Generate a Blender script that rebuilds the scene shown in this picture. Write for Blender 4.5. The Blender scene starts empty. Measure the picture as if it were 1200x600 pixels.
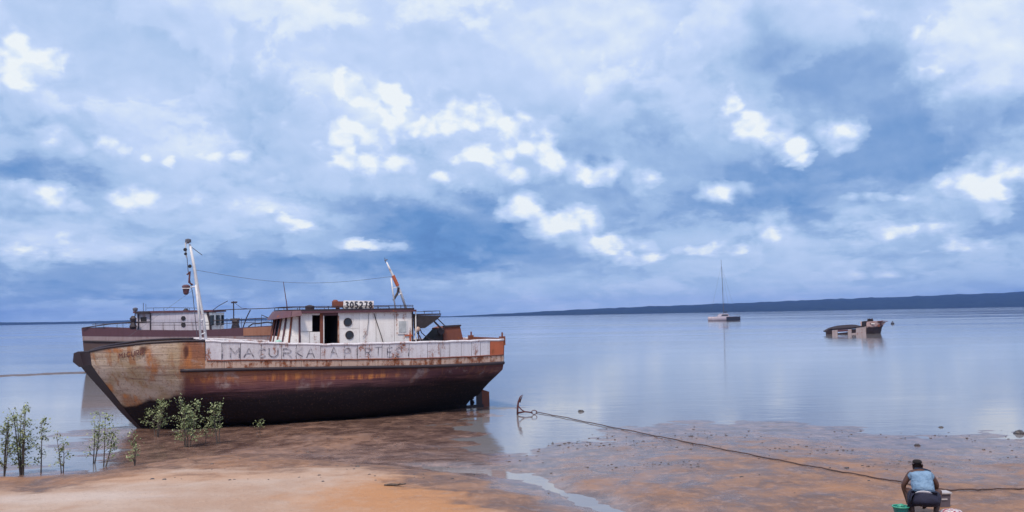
import bpy, math, random
import numpy as np
from mathutils import Vector, Matrix
R = math.radians
random.seed(7)
scene = bpy.context.scene
col = scene.collection

# ------------------------------------------------------------------ camera
FPX = 1039.0                                   # focal length in pixels of the 1200 px wide photograph
CAM = Vector((0, 0, 3.6))
PITCH, ROLL = math.atan(69.5 / FPX), R(1.03)
w_ = Vector((0, math.cos(PITCH), math.sin(PITCH)))
u0 = Vector((0, -math.sin(PITCH), math.cos(PITCH))); r0 = Vector((1, 0, 0))
r_ = r0 * math.cos(ROLL) - u0 * math.sin(ROLL)
u_ = u0 * math.cos(ROLL) + r0 * math.sin(ROLL)
cd = bpy.data.cameras.new("camera")
cam = bpy.data.objects.new("camera", cd); col.objects.link(cam)
cd.sensor_width = 36; cd.lens = FPX / 1200 * 36; cd.clip_start = 0.1; cd.clip_end = 60000
cam.matrix_world = Matrix(((r_.x, u_.x, -w_.x, CAM.x), (r_.y, u_.y, -w_.y, CAM.y), (r_.z, u_.z, -w_.z, CAM.z), (0, 0, 0, 1)))
scene.camera = cam
scene.view_settings.view_transform = 'Standard'
scene.view_settings.look = 'None'
scene.view_settings.exposure = 0.0
scene.view_settings.gamma = 1.0
scene.cycles.volume_bounces = 0
scene.cycles.max_bounces = 6

def ray(px, py):
    return (r_ * (px - 600) + u_ * (300 - py) + w_ * FPX).normalized()
def G(px, py, z=0.0):                          # where a line of sight meets the level z
    d = ray(px, py); k = (z - CAM.z) / d.z
    p = CAM + d * k
    return (p.x, p.y)
def proj(p):
    v = Vector(p) - CAM; k = FPX / v.dot(w_)
    return 600 + v.dot(r_) * k, 300 - v.dot(u_) * k

# ------------------------------------------------------------------ node helpers
def lin(r, g, b):
    f = lambda c: (c / 255 / 12.92) if c / 255 <= 0.04045 else ((c / 255 + 0.055) / 1.055) ** 2.4
    return (f(r), f(g), f(b), 1)
class NT:
    def __init__(s, tree):
        s.t = tree; tree.nodes.clear()
    def n(s, typ, **kw):
        nd = s.t.nodes.new(typ)
        for k, v in kw.items(): setattr(nd, k, v)
        return nd
    def put(s, sock, v):
        if isinstance(v, bpy.types.NodeSocket): s.t.links.new(v, sock)
        elif v is not None: sock.default_value = v
    def math(s, op, a, b=None, c=None, clamp=False):
        nd = s.n('ShaderNodeMath', operation=op, use_clamp=clamp)
        for i, v in enumerate((a, b, c)):
            if v is not None: s.put(nd.inputs[i], v)
        return nd.outputs[0]
    def vec(s, op, a, b=None, c=None, out=0):
        nd = s.n('ShaderNodeVectorMath', operation=op)
        for i, v in enumerate((a, b, c)):
            if v is not None: s.put(nd.inputs[i], v)
        return nd.outputs[out]
    def mr(s, v, a, b, c=0.0, d=1.0, smooth=True):
        nd = s.n('ShaderNodeMapRange', interpolation_type='SMOOTHSTEP' if smooth else 'LINEAR', clamp=True)
        s.put(nd.inputs[0], v)
        for i, k in enumerate((a, b, c, d)): s.put(nd.inputs[i + 1], k)
        return nd.outputs[0]
    def noise(s, vec, scale, detail=4, rough=0.55, dist=0.0, out=0, typ=None):
        nd = s.n('ShaderNodeTexNoise')
        if typ: nd.noise_type = typ
        s.put(nd.inputs['Vector'], vec); nd.inputs['Scale'].default_value = scale
        nd.inputs['Detail'].default_value = detail; nd.inputs['Roughness'].default_value = rough
        nd.inputs['Distortion'].default_value = dist
        return nd.outputs[out]
    def mix(s, f, a, b, blend='MIX'):
        nd = s.n('ShaderNodeMix', data_type='RGBA', blend_type=blend)
        s.put(nd.inputs[0], f)
        s.put(nd.inputs[6], a if isinstance(a, bpy.types.NodeSocket) else tuple(a)[:3] + (1,))
        s.put(nd.inputs[7], b if isinstance(b, bpy.types.NodeSocket) else tuple(b)[:3] + (1,))
        return nd.outputs[2]
    def mixf(s, f, a, b):
        nd = s.n('ShaderNodeMix', data_type='FLOAT')
        s.put(nd.inputs[0], f); s.put(nd.inputs[2], a); s.put(nd.inputs[3], b)
        return nd.outputs[0]
    def ramp(s, f, stops, interp='LINEAR'):
        nd = s.n('ShaderNodeValToRGB'); cr = nd.color_ramp; cr.interpolation = interp
        while len(cr.elements) < len(stops): cr.elements.new(0.5)
        for e, (p, c) in zip(cr.elements, stops): e.position = p; e.color = tuple(c)[:3] + (1,)
        s.put(nd.inputs[0], f)
        return nd.outputs[0]
    def sep(s, v):
        nd = s.n('ShaderNodeSeparateXYZ'); s.put(nd.inputs[0], v); return nd.outputs
    def comb(s, x, y, z):
        nd = s.n('ShaderNodeCombineXYZ')
        for i, v in enumerate((x, y, z)): s.put(nd.inputs[i], v)
        return nd.outputs[0]
    def bump(s, h, strength, dist=0.05, normal=None):
        nd = s.n('ShaderNodeBump'); nd.inputs['Strength'].default_value = strength
        nd.inputs['Distance'].default_value = dist; s.put(nd.inputs['Height'], h)
        if normal is not None: s.put(nd.inputs['Normal'], normal)
        return nd.outputs[0]

# ------------------------------------------------------------------ sky
SUN_EL, SUN_AZ = R(58), R(200)                 # compass from +Y clockwise: behind the camera, a little to the left
world = bpy.data.worlds.new("World"); scene.world = world; world.use_nodes = True
world.cycles.sampling_method = 'MANUAL'; world.cycles.sample_map_resolution = 512
W = NT(world.node_tree)
tc = W.n('ShaderNodeTexCoord').outputs['Generated']
dx, dy, dz = W.sep(tc)
az = W.math('ARCTAN2', dx, dy)
el = W.math('ARCSINE', W.math('MAXIMUM', W.math('MINIMUM', dz, 1.0), -1.0))
ela = W.math('ABSOLUTE', el)
# noise space: direction with the vertical axis drawn out towards the horizon (far clouds lie in thin layers)
gz = W.math('LOGARITHM', W.math('ADD', ela, 0.055), math.e)
nv = W.comb(dx, dy, W.math('MULTIPLY', gz, 0.42))
nfine = W.noise(nv, 8.0, 9, 0.60, 0.25)
nmid = W.noise(nv, 3.6, 6, 0.58, 0.4)
warpc = W.n('ShaderNodeTexNoise'); W.put(warpc.inputs['Vector'], nv); warpc.inputs['Scale'].default_value = 9.0
warpc.inputs['Detail'].default_value = 7.0; warpc.inputs['Roughness'].default_value = 0.62
wv = W.vec('SUBTRACT', warpc.outputs['Color'], (0.5, 0.5, 0.5))
def billows(vec, scale, detail=2.0):
    nd = W.n('ShaderNodeTexVoronoi', feature='F1'); W.put(nd.inputs['Vector'], vec)
    nd.inputs['Scale'].default_value = scale; nd.inputs['Detail'].default_value = detail; nd.inputs['Roughness'].default_value = 0.55
    nd.normalize = True
    return W.math('SUBTRACT', 1.0, nd.outputs['Distance'])
p0 = W.comb(az, el, 0.0)
psoft = W.vec('MULTIPLY_ADD', wv, (0.22, 0.10, 0.0), p0)
pcum = W.vec('MULTIPLY_ADD', wv, (0.060, 0.045, 0.0), p0)
bv = W.vec('MULTIPLY_ADD', wv, (0.035, 0.035, 0.035), W.comb(dx, dy, W.math('MULTIPLY', ela, 1.15)))
bil = billows(bv, 19.0, 2.0)
bil2 = billows(W.vec('ADD', bv, (0.006, 0.0, 0.013)), 19.0, 2.0)
relief = W.math('SUBTRACT', bil, bil2)
def azel(px, py):
    d = ray(px, py); return math.atan2(d.x, d.y), math.asin(d.z)
def blob(p, cx, cy, rx, ry, amp):
    a, e = azel(cx, cy); ix, iy = FPX / rx, FPX / ry
    q = W.vec('MULTIPLY_ADD', p, (ix, iy, 0.0), (-a * ix, -e * iy, 0.0))
    l = W.vec('LENGTH', q, out=1)
    return W.mr(l, 0.0, 1.0, amp, 0.0)
# broad lighter and darker reaches of the cloud sheet: x, y, half width, half height (in photo pixels at arm's length), amount
soft = [(500,160,60,22,-.08),(500,250,110,50,-.08),(330,150,60,60,-.05),(680,165,50,40,-.10),(470,240,170,34,-.10),(300,248,170,26,.18),(940,30,60,50,.10),(1050,190,120,40,.06),(100,348,260,16,-.10),(800,350,160,18,.06),(560,320,90,14,.06),(1000,215,70,10,.08),(700,120,50,60,.06),(480,20,420,110,.04),(150,25,200,60,-.06),(690,60,200,120,.10),(260,160,220,90,.06),
        (910,50,110,90,-.24),(1000,110,130,90,-.22),(1060,180,240,75,-.25),(950,215,240,40,-.22),(1150,150,110,50,-.12),(800,180,160,55,-.18),(720,140,130,50,-.12),(860,85,90,50,-.10),
        (22,208,90,28,-.38),(70,170,90,60,-.08),(310,140,90,70,-.08),(150,150,160,60,.06),(30,120,60,50,-.05),
        (540,270,190,60,-.30),(500,300,260,40,-.16),(650,330,120,30,-.05),(370,310,170,28,-.10),(180,310,360,26,-.10),(80,345,330,30,-.12),(40,285,150,36,.30),(200,265,160,40,.10),(330,290,80,20,.12),
        (600,250,70,50,-.12),(720,235,70,40,-.08),(860,240,170,26,-.14),(1010,250,140,24,-.16),(930,280,90,70,.20),(1110,300,180,40,.10),(840,330,240,40,.16),(1190,255,60,34,-.20),(1010,300,120,14,-.14),
        (600,345,160,26,.14),(480,215,150,50,.10),(1120,240,120,40,.12),(1120,50,80,120,.12),(1180,80,80,90,.08),(700,330,130,20,.06),(1020,270,60,10,.1)]
cum = [(35,70,62,44,1.15),(12,48,40,40,.9),(70,85,36,22,1.0),(20,100,60,26,.8),(128,172,66,40,.66),(55,150,30,40,.55),(165,232,64,30,.80),(195,192,26,20,.9),(168,188,24,18,.75),(262,178,70,20,.72),(320,250,40,14,1.0),(345,262,44,14,.9),
       (402,100,34,44,1.1),(425,135,60,60,1.1),(405,165,44,56,1.0),(445,150,70,66,1.0),(470,180,70,40,.8),(560,215,70,22,.5),(464,108,36,44,1.1),(440,185,60,34,.8),(500,145,50,34,.9),(530,128,50,44,1.1),(560,134,54,40,1.1),(595,150,56,40,1.1),(555,180,70,34,.85),(605,172,60,40,1.0),(640,182,46,44,1.0),(590,200,70,26,.75),(514,208,44,18,.9),(360,103,40,18,.75),(690,200,60,26,.6),
       (330,205,60,24,.50),(245,235,70,26,.45),(60,235,100,30,.62),(35,288,120,34,.70),(432,283,66,13,.72),
       (700,204,50,30,1.05),(762,206,40,18,.6),(858,125,26,36,1.1),(884,148,44,34,1.1),(905,162,36,30,.95),(925,176,34,26,.9),(942,188,26,16,.9),(975,155,50,32,.75),(990,170,34,18,.6),
       (612,243,46,32,1.05),(655,262,76,32,1.05),(705,284,90,24,.95),(750,300,70,16,.8),(820,290,60,16,.78),(850,226,66,20,.62),(905,262,60,46,.60),(860,292,60,12,.7),
       (1130,210,54,36,.85),(1170,225,60,24,.85),(1195,205,44,26,.9),(1120,284,64,16,.8),(1060,268,80,14,.62),(1040,236,80,12,.6),(1072,40,24,50,.55),(1095,85,34,30,.7),(1130,105,40,18,.7),(700,60,90,60,.5),(1150,255,50,30,.6),(1030,320,80,14,.5)]
s = None
for b in soft:
    v = blob(psoft, *b); s = v if s is None else W.math('ADD', s, v)
c = None
for b in cum:
    v = blob(pcum, *b); c = v if c is None else W.math('SMOOTH_MAX', c, v, 0.16)
# tone of the cloud sheet: pale overhead, slate towards the horizon
base = W.ramp(W.mr(ela, 0.0, 0.9, 0, 1, False), [(0.0, (.53,)*3), (0.05, (.47,)*3), (0.117, (.52,)*3), (0.18, (.61,)*3), (0.28, (.69,)*3), (0.38, (.76,)*3), (1.0, (.74,)*3)])
tone = W.math('ADD', base, s)
tone = W.math('ADD', tone, W.math('MULTIPLY', W.math('SUBTRACT', nfine, 0.5), 0.24))
tone = W.math('ADD', tone, W.math('MULTIPLY', W.math('SUBTRACT', nmid, 0.5), 0.32))
# layered sheets of cloud with an edge of their own, lit on their tops
lv = W.vec('MULTIPLY_ADD', wv, (0.05, 0.05, 0.05), W.comb(dx, dy, W.math('MULTIPLY', W.math('POWER', ela, 0.75), 1.25)))
lay = W.noise(lv, 8.0, 6, 0.56, 0.15); lay2 = W.noise(W.vec('ADD', lv, (0.004, 0.0, 0.016)), 8.0, 3, 0.52, 0.15)
lm = W.mr(lay, 0.475, 0.545)
tone = W.math('ADD', tone, W.math('MULTIPLY', W.math('SUBTRACT', lm, 0.5), 0.085))
tone = W.math('ADD', tone, W.math('MULTIPLY', W.math('SUBTRACT', lay, lay2), 0.55))
tone = W.math('ADD', tone, W.math('MULTIPLY', relief, 0.20))
tone = W.math('ADD', tone, W.math('MULTIPLY', c, 0.16))
edge = W.noise(bv, 30.0, 5, 0.6)
cf = W.math('ADD', c, W.math('ADD', W.math('MULTIPLY', W.math('SUBTRACT', bil, 0.60), 0.70), W.math('MULTIPLY', W.math('SUBTRACT', edge, 0.5), 0.30)))
alpha = W.mr(cf, 0.27, 0.36)
core = W.mr(cf, 0.36, 0.95, 0.0, 1.0, False)
ctone = W.math('ADD', W.math('MULTIPLY', core, 0.36), W.math('ADD', 0.64, W.math('MULTIPLY', relief, 2.1)))
ctone = W.math('ADD', ctone, W.math('MULTIPLY', W.math('SUBTRACT', edge, 0.5), 0.45))
ctone = W.math('ADD', W.math('MULTIPLY', ctone, 0.86), W.math('MULTIPLY', c, 0.10))
tone = W.mixf(W.math('MULTIPLY', alpha, W.mr(c, 0.08, 0.62, 0.30, 1.0)), tone, W.math('MAXIMUM', ctone, W.math('SUBTRACT', tone, .06)))
cloudcol = W.ramp(tone, [(0.0, lin(80,126,188)), (0.18, lin(98,145,204)), (0.40, lin(138,171,219)), (0.58, lin(172,200,238)), (0.78, lin(202,221,254)), (0.92, lin(232,243,255)), (1.0, lin(246,252,255))])
sky = W.n('ShaderNodeTexSky', sky_type='NISHITA', sun_disc=False, sun_elevation=SUN_EL, sun_rotation=SUN_AZ)
bg1 = W.n('ShaderNodeBackground'); W.put(bg1.inputs[0], sky.outputs[0]); bg1.inputs[1].default_value = 0.09
bg2 = W.n('ShaderNodeBackground'); W.put(bg2.inputs[0], cloudcol); bg2.inputs[1].default_value = 1.0
mx = W.n('ShaderNodeMixShader'); mx.inputs[0].default_value = 0.93
W.t.links.new(bg1.outputs[0], mx.inputs[1]); W.t.links.new(bg2.outputs[0], mx.inputs[2])
wo = W.n('ShaderNodeOutputWorld'); W.t.links.new(mx.outputs[0], wo.inputs[0])

sl = bpy.data.lights.new("sun", 'SUN'); sl.energy = 3.3; sl.angle = R(9); sl.color = (1.0, 0.87, 0.72)
sun = bpy.data.objects.new("sun", sl); col.objects.link(sun)
sd_ = Vector((math.sin(SUN_AZ) * math.cos(SUN_EL), math.cos(SUN_AZ) * math.cos(SUN_EL), math.sin(SUN_EL)))
sun.rotation_euler = sd_.to_track_quat('Z', 'Y').to_euler()

# ------------------------------------------------------------------ materials
def mat(name, fn):
    m = bpy.data.materials.new(name); m.use_nodes = True
    t = NT(m.node_tree)
    b = t.n('ShaderNodeBsdfPrincipled'); o = t.n('ShaderNodeOutputMaterial'); t.t.links.new(b.outputs[0], o.inputs[0])
    fn(t, b); return m
def P_(t, b, color=None, rough=None, metal=None, normal=None, spec=None):
    if color is not None: t.put(b.inputs['Base Color'], color if isinstance(color, bpy.types.NodeSocket) else tuple(color)[:3] + (1,))
    if rough is not None: t.put(b.inputs['Roughness'], rough)
    if metal is not None: t.put(b.inputs['Metallic'], metal)
    if normal is not None: t.put(b.inputs['Normal'], normal)
    if spec is not None: t.put(b.inputs['Specular IOR Level'], spec)
def obj_co(t): return t.n('ShaderNodeTexCoord').outputs['Object']
def simple(name, color, rough=0.6, var=0.25, scale=6.0, metal=0.0):
    def fn(t, b):
        co = obj_co(t); n = t.noise(co, scale, 5, 0.6)
        dark = tuple(c * (1 - var) for c in color[:3]); lite = tuple(min(1, c * (1 + var)) for c in color[:3])
        P_(t, b, t.mix(t.mr(n, .3, .7), dark, lite), rough, metal, t.bump(n, .25, .01))
    return mat(name, fn)
RUST_O, RUST_D = (.36, .10, .03), (.07, .028, .022)
def painted(name, color, rust=0.4, streak=0.5, grime=0.5, rough=0.55, scale=1.0):
    """weathered paint over steel or wood: blooms of rust, streaks running down, grime"""
    def fn(t, b):
        co = obj_co(t)
        big = t.noise(co, 1.7 * scale, 6, 0.62, 0.2)
        st = t.noise(t.vec('MULTIPLY', co, (6.5 * scale, 6.5 * scale, 0.55 * scale)), 1.0, 5, 0.6)
        fine = t.noise(co, 22 * scale, 4, 0.65)
        k = t.math('ADD', t.math('MULTIPLY', big, 0.55), t.math('ADD', t.math('MULTIPLY', st, streak * .6), t.math('MULTIPLY', fine, .22)))
        th = 0.55 * 0.5 + streak * .3 + .11
        rm = t.mr(k, th + .14 - rust * .20, th + .24 - rust * .20)
        dirt = t.mr(t.math('ADD', t.math('MULTIPLY', st, .6), t.math('MULTIPLY', fine, .4)), .42, .72)
        rnd_ = t.n('ShaderNodeObjectInfo').outputs['Random']
        c0 = t.mix(t.math('MULTIPLY', rnd_, .35), color, tuple(c * .70 for c in color[:3]))
        c1 = t.mix(t.math('MULTIPLY', dirt, grime), c0, tuple(c * q for c, q in zip(color[:3], (.46, .38, .36))))
        c1 = t.mix(t.math('MULTIPLY', t.mr(big, .48, .60), grime * .75), c1, tuple(c * q for c, q in zip(color[:3], (.74, .70, .72))))
        rc = t.mix(t.mr(fine, .35, .65), RUST_D, RUST_O)
        P_(t, b, t.mix(rm, c1, rc), t.mixf(rm, rough, .85), 0.0, t.bump(t.math('ADD', k, t.math('MULTIPLY', fine, .5)), .5, .015))
    return mat(name, fn)
M = {}
M['white_paint'] = painted('weathered_white_paint', (.74, .71, .76), .52, .6, .62)
M['white_wall'] = painted('weathered_white_wall_paint', (.90, .87, .86), .44, .6, .40)
M['cream'] = painted('weathered_cream_paint', (.60, .43, .35), .85, .5, .7, .55, 1.6)
M['dark_steel'] = painted('dark_tarred_steel', (.035, .022, .030), .25, .4, .5)
M['maroon'] = painted('faded_maroon_paint', (.115, .045, .062), .35, .4, .5)
M['rust'] = painted('rusty_steel', (.20, .065, .045), .62, .4, .5, .8, 2.0)
M['rust_orange'] = painted('bright_orange_rust', (.50, .13, .06), .45, .4, .4, .8, 2.0)
M['mast_white'] = painted('chipped_white_mast_paint', (.76, .76, .80), .46, .1, .45, .5, 3.0)
M['black'] = simple('black_rubber', (.015, .014, .02), .6)
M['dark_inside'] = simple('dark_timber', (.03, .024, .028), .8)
M['glass'] = mat('porthole_glass', lambda t, b: P_(t, b, (.02, .03, .045), .12))
M['wire'] = simple('steel_wire', (.10, .10, .13), .6)
M['pane_grey'] = simple('grey_panel', (.42, .44, .46), .6, .15)
M['deck'] = painted('worn_deck_planks', (.20, .16, .14), .4, .2, .6)
M['rope'] = simple('wet_mooring_rope', (.085, .05, .045), .9, .4, 30)
M['letter'] = mat('hand_painted_lettering', lambda t, b: P_(t, b, t.mix(t.mr(t.noise(obj_co(t), 7, 6, .7), .40, .62), (.10, .09, .115), (.58, .55, .60)), .8))
M['letter_red'] = mat('red_brown_lettering', lambda t, b: P_(t, b, (.13, .05, .045), .8))
M['number'] = mat('black_number_paint', lambda t, b: P_(t, b, (.05, .05, .07), .7))

# ------------------------------------------------------------------ mesh helpers
class MB:
    def __init__(s): s.v = []; s.f = []
    def add(s, vs, fs):
        o = len(s.v); s.v += [tuple(v) for v in vs]; s.f += [tuple(i + o for i in f) for f in fs]; return s
    def box(s, c, d, m=None):
        x, y, z = (k / 2 for k in d); vs = [Vector((a * x, b * y, e * z)) for a in (-1, 1) for b in (-1, 1) for e in (-1, 1)]
        if m is not None: vs = [m @ v for v in vs]
        return s.add([v + Vector(c) for v in vs], [(0,1,3,2),(4,6,7,5),(0,4,5,1),(2,3,7,6),(0,2,6,4),(1,5,7,3)])
    def tube(s, pts, r, n=6, caps=True):
        pts = [Vector(p) for p in pts]; rr = r if isinstance(r, (list, tuple)) else [r] * len(pts)
        vs = []; prev = None
        for i, p in enumerate(pts):
            d = (pts[min(i + 1, len(pts) - 1)] - pts[max(i - 1, 0)]).normalized()
            a = d.cross(Vector((0, 0, 1)) if abs(d.z) < .9 else Vector((1, 0, 0))).normalized()
            if prev is not None and a.dot(prev) < 0: a = -a
            prev = a; b = d.cross(a)
            vs += [p + (a * math.cos(2 * math.pi * k / n) + b * math.sin(2 * math.pi * k / n)) * rr[i] for k in range(n)]
        fs = [(i * n + k, i * n + (k + 1) % n, (i + 1) * n + (k + 1) % n, (i + 1) * n + k) for i in range(len(pts) - 1) for k in range(n)]
        if caps: fs += [tuple(range(n))[::-1], tuple((len(pts) - 1) * n + k for k in range(n))]
        return s.add(vs, fs)
    def lathe(s, prof, c, n=16, axis='z'):
        vs = []
        for r, h in prof:
            for k in range(n):
                a = 2 * math.pi * k / n; x, y = r * math.cos(a), r * math.sin(a)
                v = (x, y, h) if axis == 'z' else ((x, h, y) if axis == 'y' else (h, x, y))
                vs.append(Vector(v) + Vector(c))
        fs = [(i * n + k, i * n + (k + 1) % n, (i + 1) * n + (k + 1) % n, (i + 1) * n + k) for i in range(len(prof) - 1) for k in range(n)]
        fs += [tuple(range(n))[::-1], tuple((len(prof) - 1) * n + k for k in range(n))]
        return s.add(vs, fs)
    def prism(s, poly, off):                    # a flat polygon pushed along an offset vector
        n = len(poly); off = Vector(off); vs = [Vector(p) for p in poly] + [Vector(p) + off for p in poly]
        return s.add(vs, [tuple(range(n))[::-1], tuple(range(n, 2 * n))] + [(k, (k + 1) % n, n + (k + 1) % n, n + k) for k in range(n)])
    def build(s, name, m, parent=None, smooth=False, loc=None):
        me = bpy.data.meshes.new(name); me.from_pydata(s.v, [], s.f); me.update()
        me.materials.append(m)
        if smooth: me.polygons.foreach_set('use_smooth', [True] * len(me.polygons))
        import bmesh
        bm = bmesh.new(); bm.from_mesh(me); bmesh.ops.recalc_face_normals(bm, faces=bm.faces); bm.to_mesh(me); bm.free()
        o = bpy.data.objects.new(name, me); col.objects.link(o)
        if parent is not None: o.parent = parent
        if loc is not None: o.location = loc
        return o
def tag(o, label=None, cat=None, group=None, kind=None):
    for k, v in (('label', label), ('category', cat), ('group', group), ('kind', kind)):
        if v: o[k] = v
    return o
def empty(name, loc, rz, label, cat, group=None):
    o = bpy.data.objects.new(name, None); col.objects.link(o); o.location = loc; o.rotation_euler = (0, 0, rz)
    o.empty_display_size = .3
    return tag(o, label, cat, group)
def interp(xs, ys, x): return float(np.interp(x, xs, ys))

# ------------------------------------------------------------------ ground
def fbm(X, Y, scale, octv=5, seed=0):
    rng = np.random.RandomState(seed); out = np.zeros_like(X); amp = 1; tot = 0
    for o in range(octv):
        tab = rng.rand(256, 256); x = X / scale * 2 ** o + 17.3 * o; y = Y / scale * 2 ** o + 9.1 * o
        xi = np.floor(x).astype(int); yi = np.floor(y).astype(int); fx = x - xi; fy = y - yi
        fx = fx * fx * (3 - 2 * fx); fy = fy * fy * (3 - 2 * fy)
        g = lambda a, b: tab[a % 256, b % 256]
        out += amp * ((g(xi, yi) * (1 - fx) + g(xi + 1, yi) * fx) * (1 - fy) + (g(xi, yi + 1) * (1 - fx) + g(xi + 1, yi + 1) * fx) * fy)
        tot += amp; amp *= .5
    return out / tot - .5
def sdf(poly, X, Y):
    d = np.full(X.shape, 1e9); inside = np.zeros(X.shape, bool); n = len(poly)
    for i in range(n):
        x1, y1 = poly[i]; x2, y2 = poly[(i + 1) % n]; ex, ey = x2 - x1, y2 - y1
        t = np.clip(((X - x1) * ex + (Y - y1) * ey) / (ex * ex + ey * ey), 0, 1)
        d = np.minimum(d, np.hypot(X - x1 - t * ex, Y - y1 - t * ey))
        if y1 != y2: inside ^= ((y1 > Y) != (y2 > Y)) & (X < (x2 - x1) * (Y - y1) / (y2 - y1) + x1)
    return np.where(inside, d, -d)
def dline(pts, X, Y):
    d = np.full(X.shape, 1e9)
    for (x1, y1), (x2, y2) in zip(pts, pts[1:]):
        ex, ey = x2 - x1, y2 - y1; t = np.clip(((X - x1) * ex + (Y - y1) * ey) / (ex * ex + ey * ey), 0, 1)
        d = np.minimum(d, np.hypot(X - x1 - t * ex, Y - y1 - t * ey))
    return d
land = [(-6000, 24), (-60, 24)] + [G(*p) for p in [(-120,562),(0,556),(60,556),(100,551),(135,546),(152,533),(138,522),(120,512),(150,504),(230,494),(330,488),(450,480),(575,476),(578,496),(572,512),(600,521),(650,515),(720,506),(800,500),(900,496),(1000,500),(1100,507),(1200,510)]] + [(60, 30), (6000, 30), (6000, -400), (-6000, -400)]
dry = [(-6000, 22), (-60, 22)] + [G(*p) for p in [(-120,564),(0,559),(100,554),(150,547),(230,535),(300,537),(400,543),(480,547),(540,555),(595,568),(640,586),(670,625)]] + [(2.5, 5), (4, -400), (-6000, -400)]
stream = [G(*p) for p in [(500,549),(560,553),(610,562),(650,573),(690,592),(760,606),(900,622)]]
def height(X, Y):
    sl_ = sdf(land, X, Y); sdr = sdf(dry, X, Y)
    n1 = fbm(X, Y, 5.0, 5, 1); n2 = fbm(X, Y * 1.6, 1.4, 4, 2); n3 = fbm(X, Y * 2.2, .45, 3, 5)
    sl2 = sl_ + n1 * 3.0 + n2 * .8
    h = np.where(sl2 > 0, .026 * (1 - np.exp(-sl2 / 2.5)) + .0080 * np.minimum(sl2, 30), np.maximum(.018 * sl2, -3.0))
    near = np.exp(-np.maximum(np.abs(sl_) - 14, 0) / 10)
    h = h + near * (n2 * .060 + n3 * .022 + n1 * .045)
    sdr2 = sdr + n1 * 1.2 + n2 * .3
    h = h + np.where(sdr2 > 0, .16 * (1 - np.exp(-sdr2 / 1.2)) , 0) + np.where(sdr2 > 0, n3 * .015, 0)
    d = dline(stream, X + n2 * .8, Y + n1 * 1.2)
    wch = .55
    k = np.exp(-(d / wch) ** 2)
    return h * (1 - k) + (-.012 + n3 * .03) * k
def ground_z(x, y): return float(height(np.array([[float(x)]]), np.array([[float(y)]]))[0, 0])
xs = np.concatenate([[-6900, -3000, -900, -300, -120, -60, -40, -32], np.arange(-27, 27.01, .12), [32, 40, 60, 120, 300, 900, 3000, 6900]])
ys = np.concatenate([[-200, -60, -20, 0, 6, 9], np.arange(11, 42.01, .12), [45, 50, 60, 80, 120, 300, 900, 3000, 7900]])
GX, GY = np.meshgrid(xs, ys); GZ = height(GX, GY)
def gridmesh(name, X, Y, Z, m, smooth=True):
    ny, nx = X.shape
    me = bpy.data.meshes.new(name)
    vs = np.stack([X, Y, Z], -1).reshape(-1, 3)
    i = (np.arange(ny - 1)[:, None] * nx + np.arange(nx - 1)[None]).reshape(-1)
    fs = np.stack([i, i + 1, i + nx + 1, i + nx], -1)
    me.from_pydata(vs.tolist(), [], fs.tolist()); me.materials.append(m)
    if smooth: me.polygons.foreach_set('use_smooth', [True] * len(me.polygons))
    me.update()
    o = bpy.data.objects.new(name, me); col.objects.link(o); return o
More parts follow.
